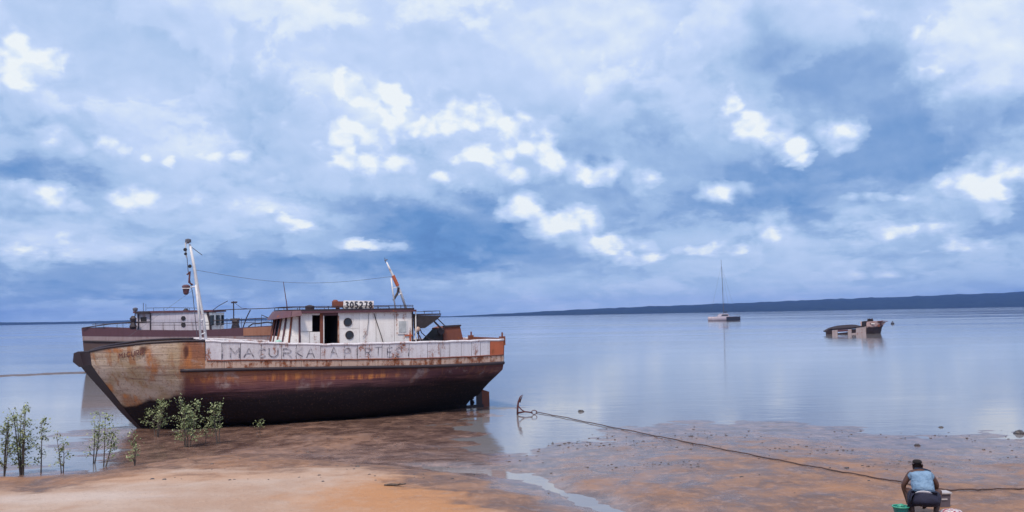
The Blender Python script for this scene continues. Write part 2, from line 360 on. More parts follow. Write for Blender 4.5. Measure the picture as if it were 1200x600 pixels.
def sand_fn(t, b):
    co = t.n('ShaderNodeNewGeometry').outputs['Position']
    x, y, z = t.sep(co)
    flat = t.comb(x, t.math('MULTIPLY', y, .9), 0.0)
    n1 = t.noise(flat, .35, 6, .6, .4); n2 = t.noise(flat, 1.6, 6, .62, .5); n3 = t.noise(flat, 9, 5, .65); grain = t.noise(co, 60, 3, .7)
    zz = t.math('ADD', z, t.math('MULTIPLY', t.math('SUBTRACT', n2, .5), .05))
    wet = t.mr(zz, .125, .03)
    dryf = t.mr(zz, .165, .215)
    damp = t.mix(t.mr(n2, .35, .65), (.14, .075, .050), (.28, .160, .108))
    damp = t.mix(t.math('MULTIPLY', t.mr(n1, .45, .65), .6), damp, (.36, .175, .085))
    mud = t.mix(t.mr(n2, .35, .65), (.085, .048, .042), (.21, .125, .098))
    dryc = t.mix(t.mr(n1, .38, .62), (.385, .255, .190), (.455, .345, .285))
    def ell(px, py, rx, ry, a=.3, bb=1.2):
        gx, gy = G(px, py, .2)
        q = t.vec('MULTIPLY_ADD', t.comb(x, y, 0.0), (1 / rx, 1 / ry, 0.0), (-gx / rx, -gy / ry, 0.0))
        l = t.math('ADD', t.vec('LENGTH', q, out=1), t.math('MULTIPLY', t.math('SUBTRACT', n2, .5), .9))
        return t.mr(l, bb, a)
    org = t.math('MAXIMUM', ell(490, 582, 2.6, 3.6), t.math('MULTIPLY', ell(180, 560, 5.0, .8), .45))
    dryc = t.mix(t.math('MULTIPLY', org, .85), dryc, (.43, .20, .085))
    dryc = t.mix(t.math('MULTIPLY', ell(60, 585, 3.2, .7), .6), dryc, (.52, .44, .40))
    c = t.mix(dryf, damp, dryc)
    dk = t.mr(t.noise(flat, .55, 6, .68, 1.0), .48, .64)
    c = t.mix(t.math('MULTIPLY', t.math('MULTIPLY', dk, t.math('SUBTRACT', 1.0, dryf)), .7), c, (.11, .075, .072))
    c = t.mix(wet, c, mud)
    c = t.mix(t.math('MULTIPLY', t.mr(n3, .56, .66), t.mixf(dryf, .55, .18)), c, (.13, .085, .075))
    n4 = t.noise(flat, 4.0, 6, .7, .4)
    c = t.mix(t.math('MULTIPLY', t.mr(n4, .52, .62), t.mixf(dryf, .45, .16)), c, t.mix(dryf, (.34, .21, .16), (.46, .36, .30)))
    c = t.mix(t.math('MULTIPLY', t.mr(grain, .5, .8), .35), c, (.30, .22, .18))
    rough = t.mixf(wet, t.mixf(dryf, t.mr(n2, .35, .65, .34, .7), .9), .17)
    hgt = t.math('ADD', t.math('MULTIPLY', n3, .6), t.math('ADD', t.math('MULTIPLY', n2, .6), t.math('MULTIPLY', grain, .12)))
    bstr = t.n('ShaderNodeBump'); t.put(bstr.inputs['Height'], hgt); bstr.inputs['Distance'].default_value = .06
    t.put(bstr.inputs['Strength'], t.mixf(wet, .75, .22))
    P_(t, b, c, rough, 0, bstr.outputs[0], t.mixf(dryf, t.mixf(wet, .16, .5), .12))
M['sand'] = mat('beach_sand', sand_fn)
tag(gridmesh('sand_beach', GX, GY, GZ, M['sand']), kind='structure')

# ------------------------------------------------------------------ water
def water_fn(t, b):
    co = t.n('ShaderNodeNewGeometry').outputs['Position']; x, y, z = t.sep(co)
    v = t.comb(t.math('MULTIPLY', x, .35), y, 0.0)
    r1 = t.noise(v, 2.2, 4, .55); r2 = t.noise(v, .35, 3, .5); r3 = t.noise(v, 9.0, 2, .5)
    band = t.noise(t.comb(t.math('MULTIPLY', x, .004), t.math('MULTIPLY', y, .028), 0.0), 1.0, 5, .6, .5)
    h = t.math('ADD', t.math('MULTIPLY', r1, .6), t.math('ADD', r2, t.math('MULTIPLY', r3, .12)))
    bp = t.n('ShaderNodeBump'); t.put(bp.inputs['Height'], h); bp.inputs['Distance'].default_value = .02
    t.put(bp.inputs['Strength'], t.mr(band, .35, .65, .22, .60))
    c = t.mix(t.mr(band, .35, .65), (.25, .225, .215), (.18, .185, .215))
    P_(t, b, c, t.mr(band, .38, .62, .03, .11), 0, bp.outputs[0])
    b.inputs['IOR'].default_value = 1.45
M['water'] = mat('calm_bay_water', water_fn)
wx = np.array([-6900, -3000, -600, -60, 60, 600, 3000, 6900.]); wy = np.array([-60, 10, 60, 600, 3000, 7900.])
WX, WY = np.meshgrid(wx, wy); wo_ = gridmesh('water', WX, WY, WX * 0, M['water'])
tag(wo_, kind='structure')

# ------------------------------------------------------------------ hills on the far shore
def hill_fn(t, b):
    co = t.n('ShaderNodeNewGeometry').outputs['Position']
    n = t.noise(co, .02, 6, .65); n2 = t.noise(co, .004, 4, .6)
    P_(t, b, t.mix(t.mr(n, .35, .65), (.004, .008, .007), (.015, .025, .017)), .9, 0, t.bump(n, .8, 12), .08)
    return
M['hill'] = mat('wooded_hillside', hill_fn)
def hills(name, prof, D0, D1, seed):
    pxs = np.linspace(prof[0][0], prof[-1][0], 220); nr = 14
    X = np.zeros((nr, 220)); Y = X.copy(); Z = X.copy()
    for j in range(220):
        top = interp([p[0] for p in prof], [p[1] for p in prof], pxs[j]); d = ray(pxs[j], 365); d = Vector((d.x, d.y)) / d.y
        bend = interp([p[0] for p in prof], [D1 if False else D0 for p in prof], pxs[j])
        for i in range(nr):
            k = i / (nr - 1); Dd = bend + k * (D1 - D0)
            X[i, j], Y[i, j] = d.x * Dd, Dd
            Z[i, j] = top * math.sin(min(1, k * 1.6) * math.pi / 2) ** .8 * (1 if k < .7 else 1 - .25 * (k - .7) / .3)
    Z += np.where(Z > .5, fbm(X, Y, 110, 6, seed) * np.minimum(Z * .34, 13) + fbm(X + 99, Y, 55, 3, seed + 9) * np.minimum(Z * .3, 15), 0); Z[0] = -2; 
    return tag(gridmesh(name, X, Y, Z, M['hill']), kind='structure')
D = 4200.
pxm = D / FPX
hills('far_hills', [(500, 0), (530, 1.2*pxm), (600, 3.8*pxm), (700, 8*pxm), (800, 10.5*pxm), (870, 12.5*pxm), (950, 14.5*pxm), (1000, 16*pxm), (1080, 18*pxm), (1130, 19.5*pxm), (1200, 21*pxm), (1400, 25*pxm), (1800, 26*pxm)], D, D + 1600, 3)
hills('far_shore', [(-700, 14), (-200, 16), (0, 14), (80, 12), (150, 13), (300, 10), (420, 8), (520, 5), (560, 0)], D + 300, D + 900, 4)

# ------------------------------------------------------------------ rusty ship on the mud
class Frame:
    """local frame of a vessel: x runs along the keel, y across it"""
    def __init__(s, x, y, ang, z=0):
        s.o = Vector((x, y, z)); s.a = ang
        s.ex = Vector((math.cos(ang), math.sin(ang), 0)); s.ey = Vector((-math.sin(ang), math.cos(ang), 0))
    def w(s, p): return s.o + s.ex * p[0] + s.ey * p[1] + Vector((0, 0, p[2]))
    def P(s, px, py, t):                        # point of the plane y=t seen at a photo position -> (s, z)
        d = ray(px, py); c = CAM - s.o
        k = (t - c.dot(s.ey)) / d.dot(s.ey); p = c + d * k
        return p.dot(s.ex), p.z
    def zfit(s, x, t, curve):
        z = 2.0
        for _ in range(5):
            a, b_ = proj(s.w((x, t, z))); _, b2 = proj(s.w((x, t, z + .1)))
            z += (interp(*curve, a) - b_) / (b2 - b_) * .1
        return z
bx0, by0 = G(163, 503)
F1 = Frame(bx0, by0, math.atan2(0.413, 0.911))
def curve(*pts): return [p[0] for p in pts], [p[1] for p in pts]
c_g = curve((86,414),(97,413.5),(107,411.5),(122,408),(140,405.5),(170,402),(215,399.5),(240,399.5),(300,401.5),(340,403),(380,404),(430,403),(480,401.5),(540,400),(575,398.5),(600,398))
c_1 = curve((80,430),(107,428),(150,425),(210,423),(300,422),(400,421.5),(500,420),(560,417.5),(600,415))
c_2 = curve((80,441),(107,440),(150,437),(210,434.5),(300,432.5),(400,431),(500,429.5),(560,427),(600,424.5))
stem = [F1.P(x, y, 0) for x, y in [(90,412),(89,421),(96,432),(106,443),(125,464),(144,486),(163,504)]]
stem_s = [p[0] for p in stem][::-1]; stem_z = [p[1] for p in stem][::-1]
e_top = F1.P(590, 410, -1.6)[0]; e_m = F1.P(590, 436, -1.6); e_l = F1.P(565, 458, 0)
end_z = [-.1, .25, e_l[1], e_m[1], 3.2]; end_s = [F1.P(545, 470, 0)[0], F1.P(546, 470, 0)[0], e_l[0], e_m[0], e_top + .02]
BM = 2.15
def s0(z): return interp(stem_z, stem_s, z)
def s1(z): return interp(end_z, end_s, z)
def hb(x, z):
    """half breadth of the hull"""
    hi = min(1, max(0, z / 2.6))
    e = max(0.0, min(1, (x - s0(z)) / (5.2 - 2.0 * hi))); ent = (1 - (1 - e) ** 2.3)
    r = max(0.0, min(1, (s1(z) - x) / 5.5)); tw = .06 + .70 * min(1, max(0, (z - .8) / .8))
    run = tw + (1 - tw) * (1 - (1 - r) ** 2)
    sec = interp([-.1, .0, .25, .6, 1.0, 1.5, 2.1, 3.0], [.30, .55, .74, .86, .935, .98, 1.0, 1.03], z)
    return BM * sec * ent * run + .02
def rowz(k, x):                                 # k 0 gunwale, 1 lower edge of the bulwark, 2 rub rail, then down to the keel
    x = max(-1.9, min(13.5, x)); b = -hb(x, 2.4)
    if k == 0: return F1.zfit(x, b, c_g)
    if k == 1: return F1.zfit(x, b, c_1)
    z2 = F1.zfit(x, b, c_2)
    if k == 2: return z2
    fr = [.86, .72, .58, .45, .33, .22, .13, .06, 0.0][k - 3]
    return z2 * fr - .08 * (1 - fr)
NS = 64
us = [0, .03] + [.03 + .97 * i / (NS - 1) for i in range(1, NS)]
def hullpoint(k, u):
    x = s0(2) + (s1(2) - s0(2)) * u
    for _ in range(5):
        z = rowz(k, x); a, b_ = s0(z), s1(z); wdt = interp([0, 2.5], [.13, .40], z)
        x = a + (wdt * u / .03 if u <= .03 else wdt + (b_ - a - wdt) * (u - .03) / .97)
    return x, z
ROWS = 12
HP = [[hullpoint(k, u) for u in us] for k in range(ROWS)]
def side_faces(mb, k0, k1, i0, i1, sgn, off=0.0):
    o = len(mb.v); n = i1 - i0 + 1
    for k in range(k0, k1 + 1):
        for i in range(i0, i1 + 1):
            x, z = HP[k][i]; mb.v.append((x, sgn * (hb(x, z) + off) if not (i == 0) else sgn * .03, z))
    for k in range(k1 - k0):
        for i in range(n - 1):
            a = o + k * n + i; mb.f.append((a, a + 1, a + n + 1, a + n))
ship = empty('fishing_trawler', F1.o, F1.a, 'large rusty trawler aground on the mud, beige bow left, white wheelhouse amidships', 'ship')
def spot(t, x, z, n, px, py, rx, rz, tt=-1.8):
    sx, sz = F1.P(px, py, tt)
    q = t.vec('MULTIPLY_ADD', t.comb(x, z, 0.0), (1 / rx, 1 / rz, 0.0), (-sx / rx, -sz / rz, 0.0))
    return t.mr(t.math('ADD', t.vec('LENGTH', q, out=1), t.math('MULTIPLY', t.math('SUBTRACT', n, .5), 1.6)), 1.1, .35)
def hull_fn(t, b):
    co = obj_co(t); x, y, z = t.sep(co)
    big = t.noise(co, 1.3, 7, .62, .3); fine = t.noise(co, 16, 5, .65)
    hz = t.noise(t.vec('MULTIPLY', co, (.5, .5, 5.0)), 1.2, 6, .6, .6)
    st = t.noise(t.vec('MULTIPLY', co, (5.0, 5.0, .5)), 1.0, 5, .6)
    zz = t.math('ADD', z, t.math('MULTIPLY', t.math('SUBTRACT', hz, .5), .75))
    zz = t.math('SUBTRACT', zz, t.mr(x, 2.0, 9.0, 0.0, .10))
    low = t.ramp(t.math('DIVIDE', zz, 2.4), [(0.0, (.012, .009, .011)), (.40, (.016, .010, .013)), (.50, (.05, .022, .028)), (.58, (.15, .062, .07)), (.68, (.22, .085, .065)), (.80, (.34, .135, .07)), (.92, (.40, .19, .10)), (1.0, (.30, .13, .08))])  # near-black bottom: antifouling paint plus the underside's shade, both in the colour
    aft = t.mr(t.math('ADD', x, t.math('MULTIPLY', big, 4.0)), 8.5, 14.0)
    low = t.mix(t.math('MULTIPLY', aft, .75), low, t.ramp(t.math('DIVIDE', zz, 2.4), [(0, (.010, .008, .010)), (.42, (.015, .010, .012)), (.60, (.085, .035, .045)), (1.0, (.15, .065, .075))]))  # after part, its dark bottom likewise paint and painted-in shade
    low = t.mix(t.math('MULTIPLY', t.mr(big, .55, .68), t.mr(zz, 1.1, 1.5, 0, .55)), low, (.46, .38, .36))
    bow = t.mix(t.mr(big, .38, .64), (.50, .36, .235), (.64, .51, .42))
    bow = t.mix(t.mr(t.math('ADD', hz, t.math('MULTIPLY', fine, .3)), .60, .82, 0, .5), bow, (.30, .20, .15))
    bow = t.mix(t.mr(st, .56, .72, 0, .5), bow, (.50, .22, .08))
    sx1 = F1.P(210, 440, -2.0)[0]
    xb = t.math('ADD', x, t.math('MULTIPLY', t.math('SUBTRACT', fine, .5), .10))
    zcut = t.math('ADD', t.math('MULTIPLY', t.math('SUBTRACT', big, .5), .5), t.mr(x, -1.5, 1.6, .62, 1.28, False))
    bm_ = t.math('MULTIPLY', t.mr(xb, sx1 + .25, sx1 - .1), t.mr(t.math('SUBTRACT', z, zcut), -.06, .10))
    c = t.mix(bm_, low, bow)
    o1 = None
    for sp in [(175,422,.20,.62),(170,411,.30,.18),(180,432,.22,.5),(219,420,.16,.50),(150,472,.55,.24),(134,411,.45,.10),(250,444,1.0,.16),(330,441,1.4,.15),(128,462,.2,.3),(420,441,1.6,.10)]:
        v = spot(t, x, z, big, *sp); o1 = v if o1 is None else t.math('MAXIMUM', o1, v)
    o1 = t.math('MULTIPLY', o1, t.mr(t.math('ADD', t.math('MULTIPLY', st, .7), t.math('MULTIPLY', fine, .3)), .38, .58, .25, 1.0))
    c = t.mix(t.math('MULTIPLY', o1, .85), c, t.mix(t.mr(st, .40, .62), (.30, .085, .04), (.62, .24, .075)))
    c = t.mix(t.math('MULTIPLY', t.mr(hz, .50, .62), t.mr(z, 1.0, 1.7, .0, .30)), c, (.22, .12, .11))
    d1 = t.math('MAXIMUM', spot(t, x, z, big, 168, 409, .16, .14), spot(t, x, z, big, 217, 413, .10, .26))
    c = t.mix(t.math('MULTIPLY', d1, .8), c, (.07, .03, .03))
    c = t.mix(t.math('MULTIPLY', t.mr(st, .50, .66), t.mr(t.math('ADD', z, t.math('MULTIPLY', big, .8)), 1.5, 2.3, 0, .55)), c, (.36, .14, .06))
    c = t.mix(t.mr(fine, .54, .70, 0, .55), c, (.10, .05, .04))
    P_(t, b, c, .78, 0, t.bump(t.math('ADD', t.math('ADD', hz, t.math('MULTIPLY', fine, .5)), t.mr(t.math('ABSOLUTE', t.math('SUBTRACT', t.math('FRACT', t.math('MULTIPLY', z, 4.6)), .5)), .41, .49, 0, -.22)), .55, .03), .22)
M['hull'] = mat('rusted_hull_paint_with_shade', hull_fn)
# hull skin: everything below the rub rail, the bow plating up to the gunwale
ib = min(range(len(us)), key=lambda i: abs(HP[1][i][0] - F1.P(240, 410, -2.0)[0]))
hm = MB()
nu = len(us) - 1
for sg in (-1, 1):
    side_faces(hm, 2, ROWS - 1, 1, nu, sg); side_faces(hm, 0, 2, 1, ib, sg)
# transom and flat bottom
for k in range(0, ROWS - 1):
    (xa, za), (xb_, zb) = HP[k][nu], HP[k + 1][nu]
    hm.add([(xa, -hb(xa, za), za), (xa, hb(xa, za), za), (xb_, hb(xb_, zb), zb), (xb_, -hb(xb_, zb), zb)], [(0, 1, 2, 3)])
for i in range(1, nu):
    (xa, za), (xb_, zb) = HP[-1][i], HP[-1][i + 1]
    hm.add([(xa, -hb(xa, za), za), (xa, hb(xa, za), za), (xb_, hb(xb_, zb), zb), (xb_, -hb(xb_, zb), zb)], [(0, 1, 2, 3)])
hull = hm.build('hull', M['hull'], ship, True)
sm = MB()
for sg in (-1, 1): side_faces(sm, 0, ROWS - 1, 0, 1, sg, .012)
sm.build('stem_plate', M['dark_steel'], ship)
bk = [F1.P(*p, 0) for p in [(85.5,424),(86.5,414),(91,412),(101,411.5),(110,412),(106,420),(99,429),(93,430)]]
MB().prism([(a, -.17, z) for a, z in bk], (0, .34, 0)).build('stemhead', M['dark_steel'], ship)
# deck
dm = MB(); zd_ = lambda x: rowz(1, x) + .02
for i in range(1, nu):
    xa, xb_ = HP[1][i][0], HP[1][i + 1][0]
    dm.add([(xa, -hb(xa, 2.2) + .03, zd_(xa)), (xa, hb(xa, 2.2) - .03, zd_(xa)), (xb_, hb(xb_, 2.2) - .03, zd_(xb_)), (xb_, -hb(xb_, 2.2) + .03, zd_(xb_))], [(0, 1, 2, 3)])
dm.build('deck', M['deck'], ship)
# bulwark and strake, plate by plate, with the seams open and a rib behind each seam
def side_strip(x0, x1, k0, k1, sg, off, thick, n=4, drop=0.0):
    vs = []
    for i in range(n + 1):
        x = x0 + (x1 - x0) * i / n; za, zb = rowz(k0, x) - drop, rowz(k1, x)
        for z in (za, (za + zb) / 2, zb):
            b_ = hb(x, z); vs += [(x, sg * (b_ + off), z), (x, sg * (b_ + off - thick), z)]
    fs = []
    for i in range(n):
        a, c_ = i * 6, (i + 1) * 6
        fs += [(a, a+2, c_+2, c_), (a+2, a+4, c_+4, c_+2), (a+1, c_+1, c_+3, a+3), (a+3, c_+3, c_+5, a+5), (a, c_, c_+1, a+1), (a+4, a+5, c_+5, c_+4)]
    fs += [(0, 1, 3, 2), (2, 3, 5, 4), (n*6, n*6+2, n*6+3, n*6+1), (n*6+2, n*6+4, n*6+5, n*6+3)]
    return vs, fs
xa0 = HP[1][ib][0]; xe = HP[1][nu][0] - .02
seams = [xa0 + .01] + [F1.P(p, 411, -2.0)[0] for p in (259, 281, 305, 329, 346, 374, 402, 417.5, 446, 455, 478, 500, 516, 527, 541, 554, 565, 577)] + [xe]
for sg in (-1, 1):
    for i in range(len(seams) - 1):
        a, b_ = seams[i] + .009, seams[i + 1] - .009
        random.seed(i * 3 + (sg > 0)); of = random.uniform(-.006, .010)
        last = i == len(seams) - 2
        o = MB().add(*side_strip(a, b_, 0, 1, sg, of, .045)).build('bulwark_panel', M['rust_orange'] if last else M['white_paint'], ship)
        if last: tag(o, 'bright orange rusted bulwark plate at the stern')
        z0 = rowz(0, seams[i]); z1 = rowz(1, seams[i])
        MB().box((seams[i], sg * (hb(seams[i], 2.6) - .085), (z0 + z1) / 2), (.07, .09, z0 - z1)).build('rib', M['dark_steel'], ship)
    st_ = [F1.P(212, 428, -2.0)[0]] + [F1.P(p, 428, -2.0)[0] for p in (262, 306, 352, 399, 438, 471, 503, 535, 562)] + [xe]
    for i in range(len(st_) - 1):
        if st_[i + 1] < xa0: continue
        MB().add(*side_strip(max(st_[i], xa0) + .006, st_[i + 1] - .006, 1, 2, sg, .012, .06, 5)).build('strake_panel', M['cream'], ship)
    # backing so that seams read as dark joints, not as holes
    bb = MB().add(*side_strip(xa0, xe, 1, 2, sg, -.06, .03, 24)); bb.build('frame_plate', M['dark_steel'], ship)
    def rail_line(k, xa, xb, off, r, n=40, dz=0.0, wob=0.0):
        pts = []
        for i in range(n + 1):
            x = xa + (xb - xa) * i / n; z = rowz(k, x) + dz + wob * math.sin(i * 2.1) * math.sin(i * .7); pts.append((x, sg * (hb(x, z) + off), z))
        return pts
    MB().tube(rail_line(2, F1.P(211, 434, -2.0)[0], xe, .03, 0, 44), .065, 6).build('rub_rail', M['dark_steel'], ship, True)
    MB().tube(rail_line(1, F1.P(242, 422, -2.0)[0], xe, .012, 0, 44, 0, .008), .026, 5).build('seam_batten', M['rust'], ship, True)
    MB().tube(rail_line(0, HP[0][1][0], xa0, -.02, 0, 20), .045, 6).build('gunwale_cap', M['dark_steel'], ship, True)
    MB().tube(rail_line(0, xa0, xe, -.02, 0, 44, .0, .012), .05, 6).build('gunwale_rail', M['white_paint'], ship, True)
# rusted stern corner post with its stub
cs = F1.P(588, 400, -1.6)
for sg in (-1, 1):
    MB().box((xe - .03, sg * 1.62, cs[1] + .02), (.22, .10, .34)).box((xe - .02, sg * 1.60, cs[1] + .26), (.05, .05, .16)).build('corner_post', M['rust'], ship)
zt0, zt1 = rowz(0, xe), rowz(1, xe)
MB().box((xe + .03, 0, (zt0 + zt1) / 2 + .02), (.06, 3.1, zt0 - zt1 + .1)).build('transom_plate', M['rust'], ship)
# keel skeg, propeller, rudder
def pp(px, py, t=0): a, z = F1.P(px, py, t); return a, z
def plate(pts, t, th, name, m, parent):
    q = [F1.P(*p, t) for p in pts]
    return MB().prism([(a, t - th / 2, z) for a, z in q], (0, th, 0)).build(name, m, parent)
plate([(535,455),(546,452),(545,480),(536,482)], 0, .16, 'sternpost', M['dark_steel'], ship)
plate([(543,475.5),(566,473.5),(566,478),(543,481)], 0, .14, 'rudder_heel', M['dark_steel'], ship)
plate([(558,457),(564,455),(565,476),(558.5,476.5)], 0, .07, 'rudder_post', M['dark_steel'], ship)
plate([(564,456),(573,459),(573.5,476.5),(564.5,477)], 0, .05, 'rudder_blade', M['rust'], ship)
pc = F1.P(551, 466.5, 0)
prop = MB().lathe([(.02, -.12), (.075, -.08), (.09, .05), (.05, .14)], (pc[0], 0, pc[1]), 10, 'x')
for k in range(3):
    a = k * 2.094 + .5; ca, sa = math.cos(a), math.sin(a)
    bl = [(0, .06), (.09, .14), (.11, .26), (.03, .34), (-.06, .28), (-.05, .14)]
    vs = []
    for u, rr in bl:
        tx = u * .6
        vs.append(Vector((pc[0] + tx, u * ca + rr * -sa, pc[1] + u * sa + rr * ca)))
    prop.prism(vs, (.025, 0, 0))
prop.build('propeller', M['dark_steel'], ship)

# lettering: brush strokes laid on the plating
GL = {'M': [[(0,0),(0,1),(.5,.45),(1,1),(1,0)]], 'A': [[(0,0),(.5,1),(1,0)],[(.22,.42),(.78,.42)]], 'C': [[(.95,.85),(.6,1),(.2,.88),(0,.5),(.2,.1),(.6,0),(.95,.15)]],
      'U': [[(0,1),(0,.25),(.3,0),(.7,0),(1,.25),(1,1)]], 'R': [[(0,0),(0,1),(.7,1),(.95,.78),(.7,.52),(0,.5)],[(.45,.5),(1,0)]], 'I': [[(.5,0),(.5,1)]],
      'P': [[(0,0),(0,1),(.75,1),(1,.76),(.75,.5),(0,.5)]], 'T': [[(0,1),(1,1)],[(.5,1),(.5,0)]], 'E': [[(1,1),(0,1),(0,0),(1,0)],[(0,.52),(.8,.52)]],
      'S': [[(.95,.85),(.6,1),(.15,.9),(.08,.66),(.85,.4),(.92,.15),(.5,0),(.05,.12)]], 'K': [[(0,0),(0,1)],[(.95,1),(.05,.45),(1,0)]],
      '3': [[(.05,.9),(.5,1),(.9,.8),(.45,.55),(.95,.28),(.5,0),(.02,.12)]], '0': [[(.5,0),(.05,.3),(.05,.7),(.5,1),(.95,.7),(.95,.3),(.5,0)]],
      '5': [[(.9,1),(.15,1),(.1,.55),(.6,.62),(.95,.32),(.55,0),(.05,.1)]], '2': [[(.05,.8),(.4,1),(.9,.8),(.75,.5),(.05,0),(.98,0)]], '7': [[(.02,1),(.95,1),(.4,0)]],
      '8': [[(.5,.52),(.1,.75),(.5,1),(.9,.75),(.5,.52),(.02,.26),(.5,0),(.98,.26),(.5,.52)]]}
def strokes(ch, fn, wd):
    mb = MB()
    for pl in GL[ch]:
        pts = []
        for (a, b_), (c_, d_) in zip(pl, pl[1:]):
            for k in range(3): pts.append((a + (c_ - a) * k / 3, b_ + (d_ - b_) * k / 3))
        pts.append(pl[-1]); q = [fn(*p) for p in pts]
        o = len(mb.v)
        for i, (x, z, ys) in enumerate(q):
            x0_, z0_, _ = q[max(i - 1, 0)]; x1_, z1_, _ = q[min(i + 1, len(q) - 1)]; L = math.hypot(x1_ - x0_, z1_ - z0_) or 1
            nx, nz = -(z1_ - z0_) / L * wd / 2, (x1_ - x0_) / L * wd / 2
            mb.v += [(x + nx, ys(x + nx, z + nz), z + nz), (x - nx, ys(x - nx, z - nz), z - nz)]
        mb.f += [(o + 2 * i, o + 2 * i + 1, o + 2 * i + 3, o + 2 * i + 2) for i in range(len(q) - 1)]
    return mb
ysb = lambda x, z: -(hb(x, z) + .016)
def letter(ch, px0, px1, py0, py1, wd=.04, m='letter', tilt=0):
    random.seed(int(px0 * 7)); py0 += random.uniform(-.9, 1.2); py1 += random.uniform(-1.2, .6); px0 += random.uniform(-.6, .6); wd *= random.uniform(.7, 1.0)
    def fn(u, v):
        s_, z_ = F1.P(px0 + (px1 - px0) * u, py1 + (py0 - py1) * v + tilt * u, -2.12); return s_, z_, ysb
    strokes(ch, fn, wd).build('letter', M[m], ship)
for ch, a, b_ in [('I',258,262),('M',270,280),('A',285,297),('C',302,311),('U',315,325),('R',332,341),('K',346,354),('A',359,368)]:
    letter(ch, a, b_, 407.5, 419)
for ch, a, b_ in [('A',386,395),('P',403,410),('I',415,420),('R',427,434),('T',438,447),('E',453,459),('S',463,470),('I',474,482)]:
    letter(ch, a, b_, 407, 418, .032)
for i, ch in enumerate('MICURR'):
    a = 139.5 + i * 5.2 - (1.5 if i > 1 else 0)
    s_ = 3.6 if ch != 'I' else 2
    def fn(u, v, a=a, s_=s_, i=i):
        s2, z2 = F1.P(a + s_ * u, 420 - i * .9 - 6 * v - .6 * u, -1.35)
        return s2, z2, (lambda x, z: -(hb(x, z) + .012))
    strokes(ch, fn, .028).build('letter', M['letter_red'], ship)

# wheelhouse
TW = -1.5
S = lambda px, py=382: F1.P(px, py, TW)[0]
Z = lambda py, px=420: F1.P(px, py, TW)[1]
zr = Z(366.3); zf = zd_(S(420)) - .01
wh = MB()
def wall_box(mb, pa, pb, ya, yb, t=TW, th=.06):   # px range, photo heights
    a, b_ = S(pa), S(pb); za = ya if ya < 20 else Z(ya, (pa + pb) / 2); zb = yb if yb < 20 else Z(yb, (pa + pb) / 2)
    mb.box(((a + b_) / 2, t + th / 2, (za + zb) / 2), (b_ - a, th, za - zb))
s_f, s_a = S(351), S(483)
def wall_panel(pa, pb, ya, yb, name='wall_panel', m='white_wall', th=.06, dt=0.0):
    mb = MB(); wall_box(mb, pa + .15, pb - .15, ya, yb, TW + dt, th); return mb.build(name, M[m], ship)
wall_panel(351, 366, zr, 388.5); wall_panel(351, 362.5, 389, zf); wall_panel(362.7, 375, 389, zf)
wall_panel(375, 378.6, zr, zf, 'door_post', 'rust', .09, -.015)
wall_panel(366, 375, zr, 369.3, 'wall_panel')
wall_panel(396.3, 421, zr, 385.2); wall_panel(396.3, 421, 385.5, zf); wall_panel(421, 440.5, zr, zf); wall_panel(440.7, 462, zr, zf); wall_panel(462.2, 482.8, zr, zf)
wall_panel(378.6, 396.3, zr, 369.8, 'door_head', 'maroon', .07)
wall_panel(396, 397.6, 370, zf, 'door_frame', 'cream', .09, -.012); wall_panel(378.7, 380, 370, zf, 'door_frame', 'white_wall', .08, -.012)
# inner lining, aft and starboard walls, floor
MB().box(((s_f + s_a) / 2, -TW - .03, (zr + zf) / 2), (s_a - s_f, .06, zr - zf)).build('starboard_wall', M['white_wall'], ship)
MB().box((s_a + .01, 0, (zr + zf) / 2), (.06, 3.0 - .13, zr - zf)).build('aft_wall', M['maroon'], ship)
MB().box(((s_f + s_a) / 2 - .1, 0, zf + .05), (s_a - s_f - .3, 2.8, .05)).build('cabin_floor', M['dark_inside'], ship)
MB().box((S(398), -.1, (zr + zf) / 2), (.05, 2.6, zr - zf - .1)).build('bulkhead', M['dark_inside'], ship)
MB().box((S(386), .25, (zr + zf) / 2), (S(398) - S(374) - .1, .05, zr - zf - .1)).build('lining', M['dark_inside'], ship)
# curved front: facets with battens, leaning back
NF = 9; dep = .50
def front_pt(k, top, off=0.0):
    a = math.pi * k / NF; t = -math.cos(a) * (1.5 + off); d = dep * math.sin(a) ** .7
    return (s_f - d - off * math.sin(a) - (0 if top else (.30 * math.sin(a) ** .5)), t)
for k in range(NF):
    for (z0_, z1_, name, m, ins) in ((zf, zf + .52 * (zr - zf), 'front_panel', 'white_wall', 0), (zf + .52 * (zr - zf), zr - .10, 'front_window', 'glass' if 2 < k < 6 else 'white_wall', -.02), (zr - .10, zr, 'front_header', 'maroon', 0)):
        def fp(k_, z): 
            h = (z - zf) / (zr - zf); a = front_pt(k_, True, ins); b2 = front_pt(k_, False, ins); return (b2[0] + (a[0] - b2[0]) * h, a[1], z)
        q = [fp(k, z0_), fp(k + 1, z0_), fp(k + 1, z1_ - .004), fp(k, z1_ - .004)]
        MB().prism(q, (.05, 0, 0)).build(name, M[m], ship)
for k in range(NF + 1):
    b2, a = front_pt(k, False, .015), front_pt(k, True, .015)
    MB().tube([(b2[0], b2[1], zf), (a[0], a[1], zr)], .035, 4).build('batten', M['rust'] if k % 2 else M['maroon'], ship)
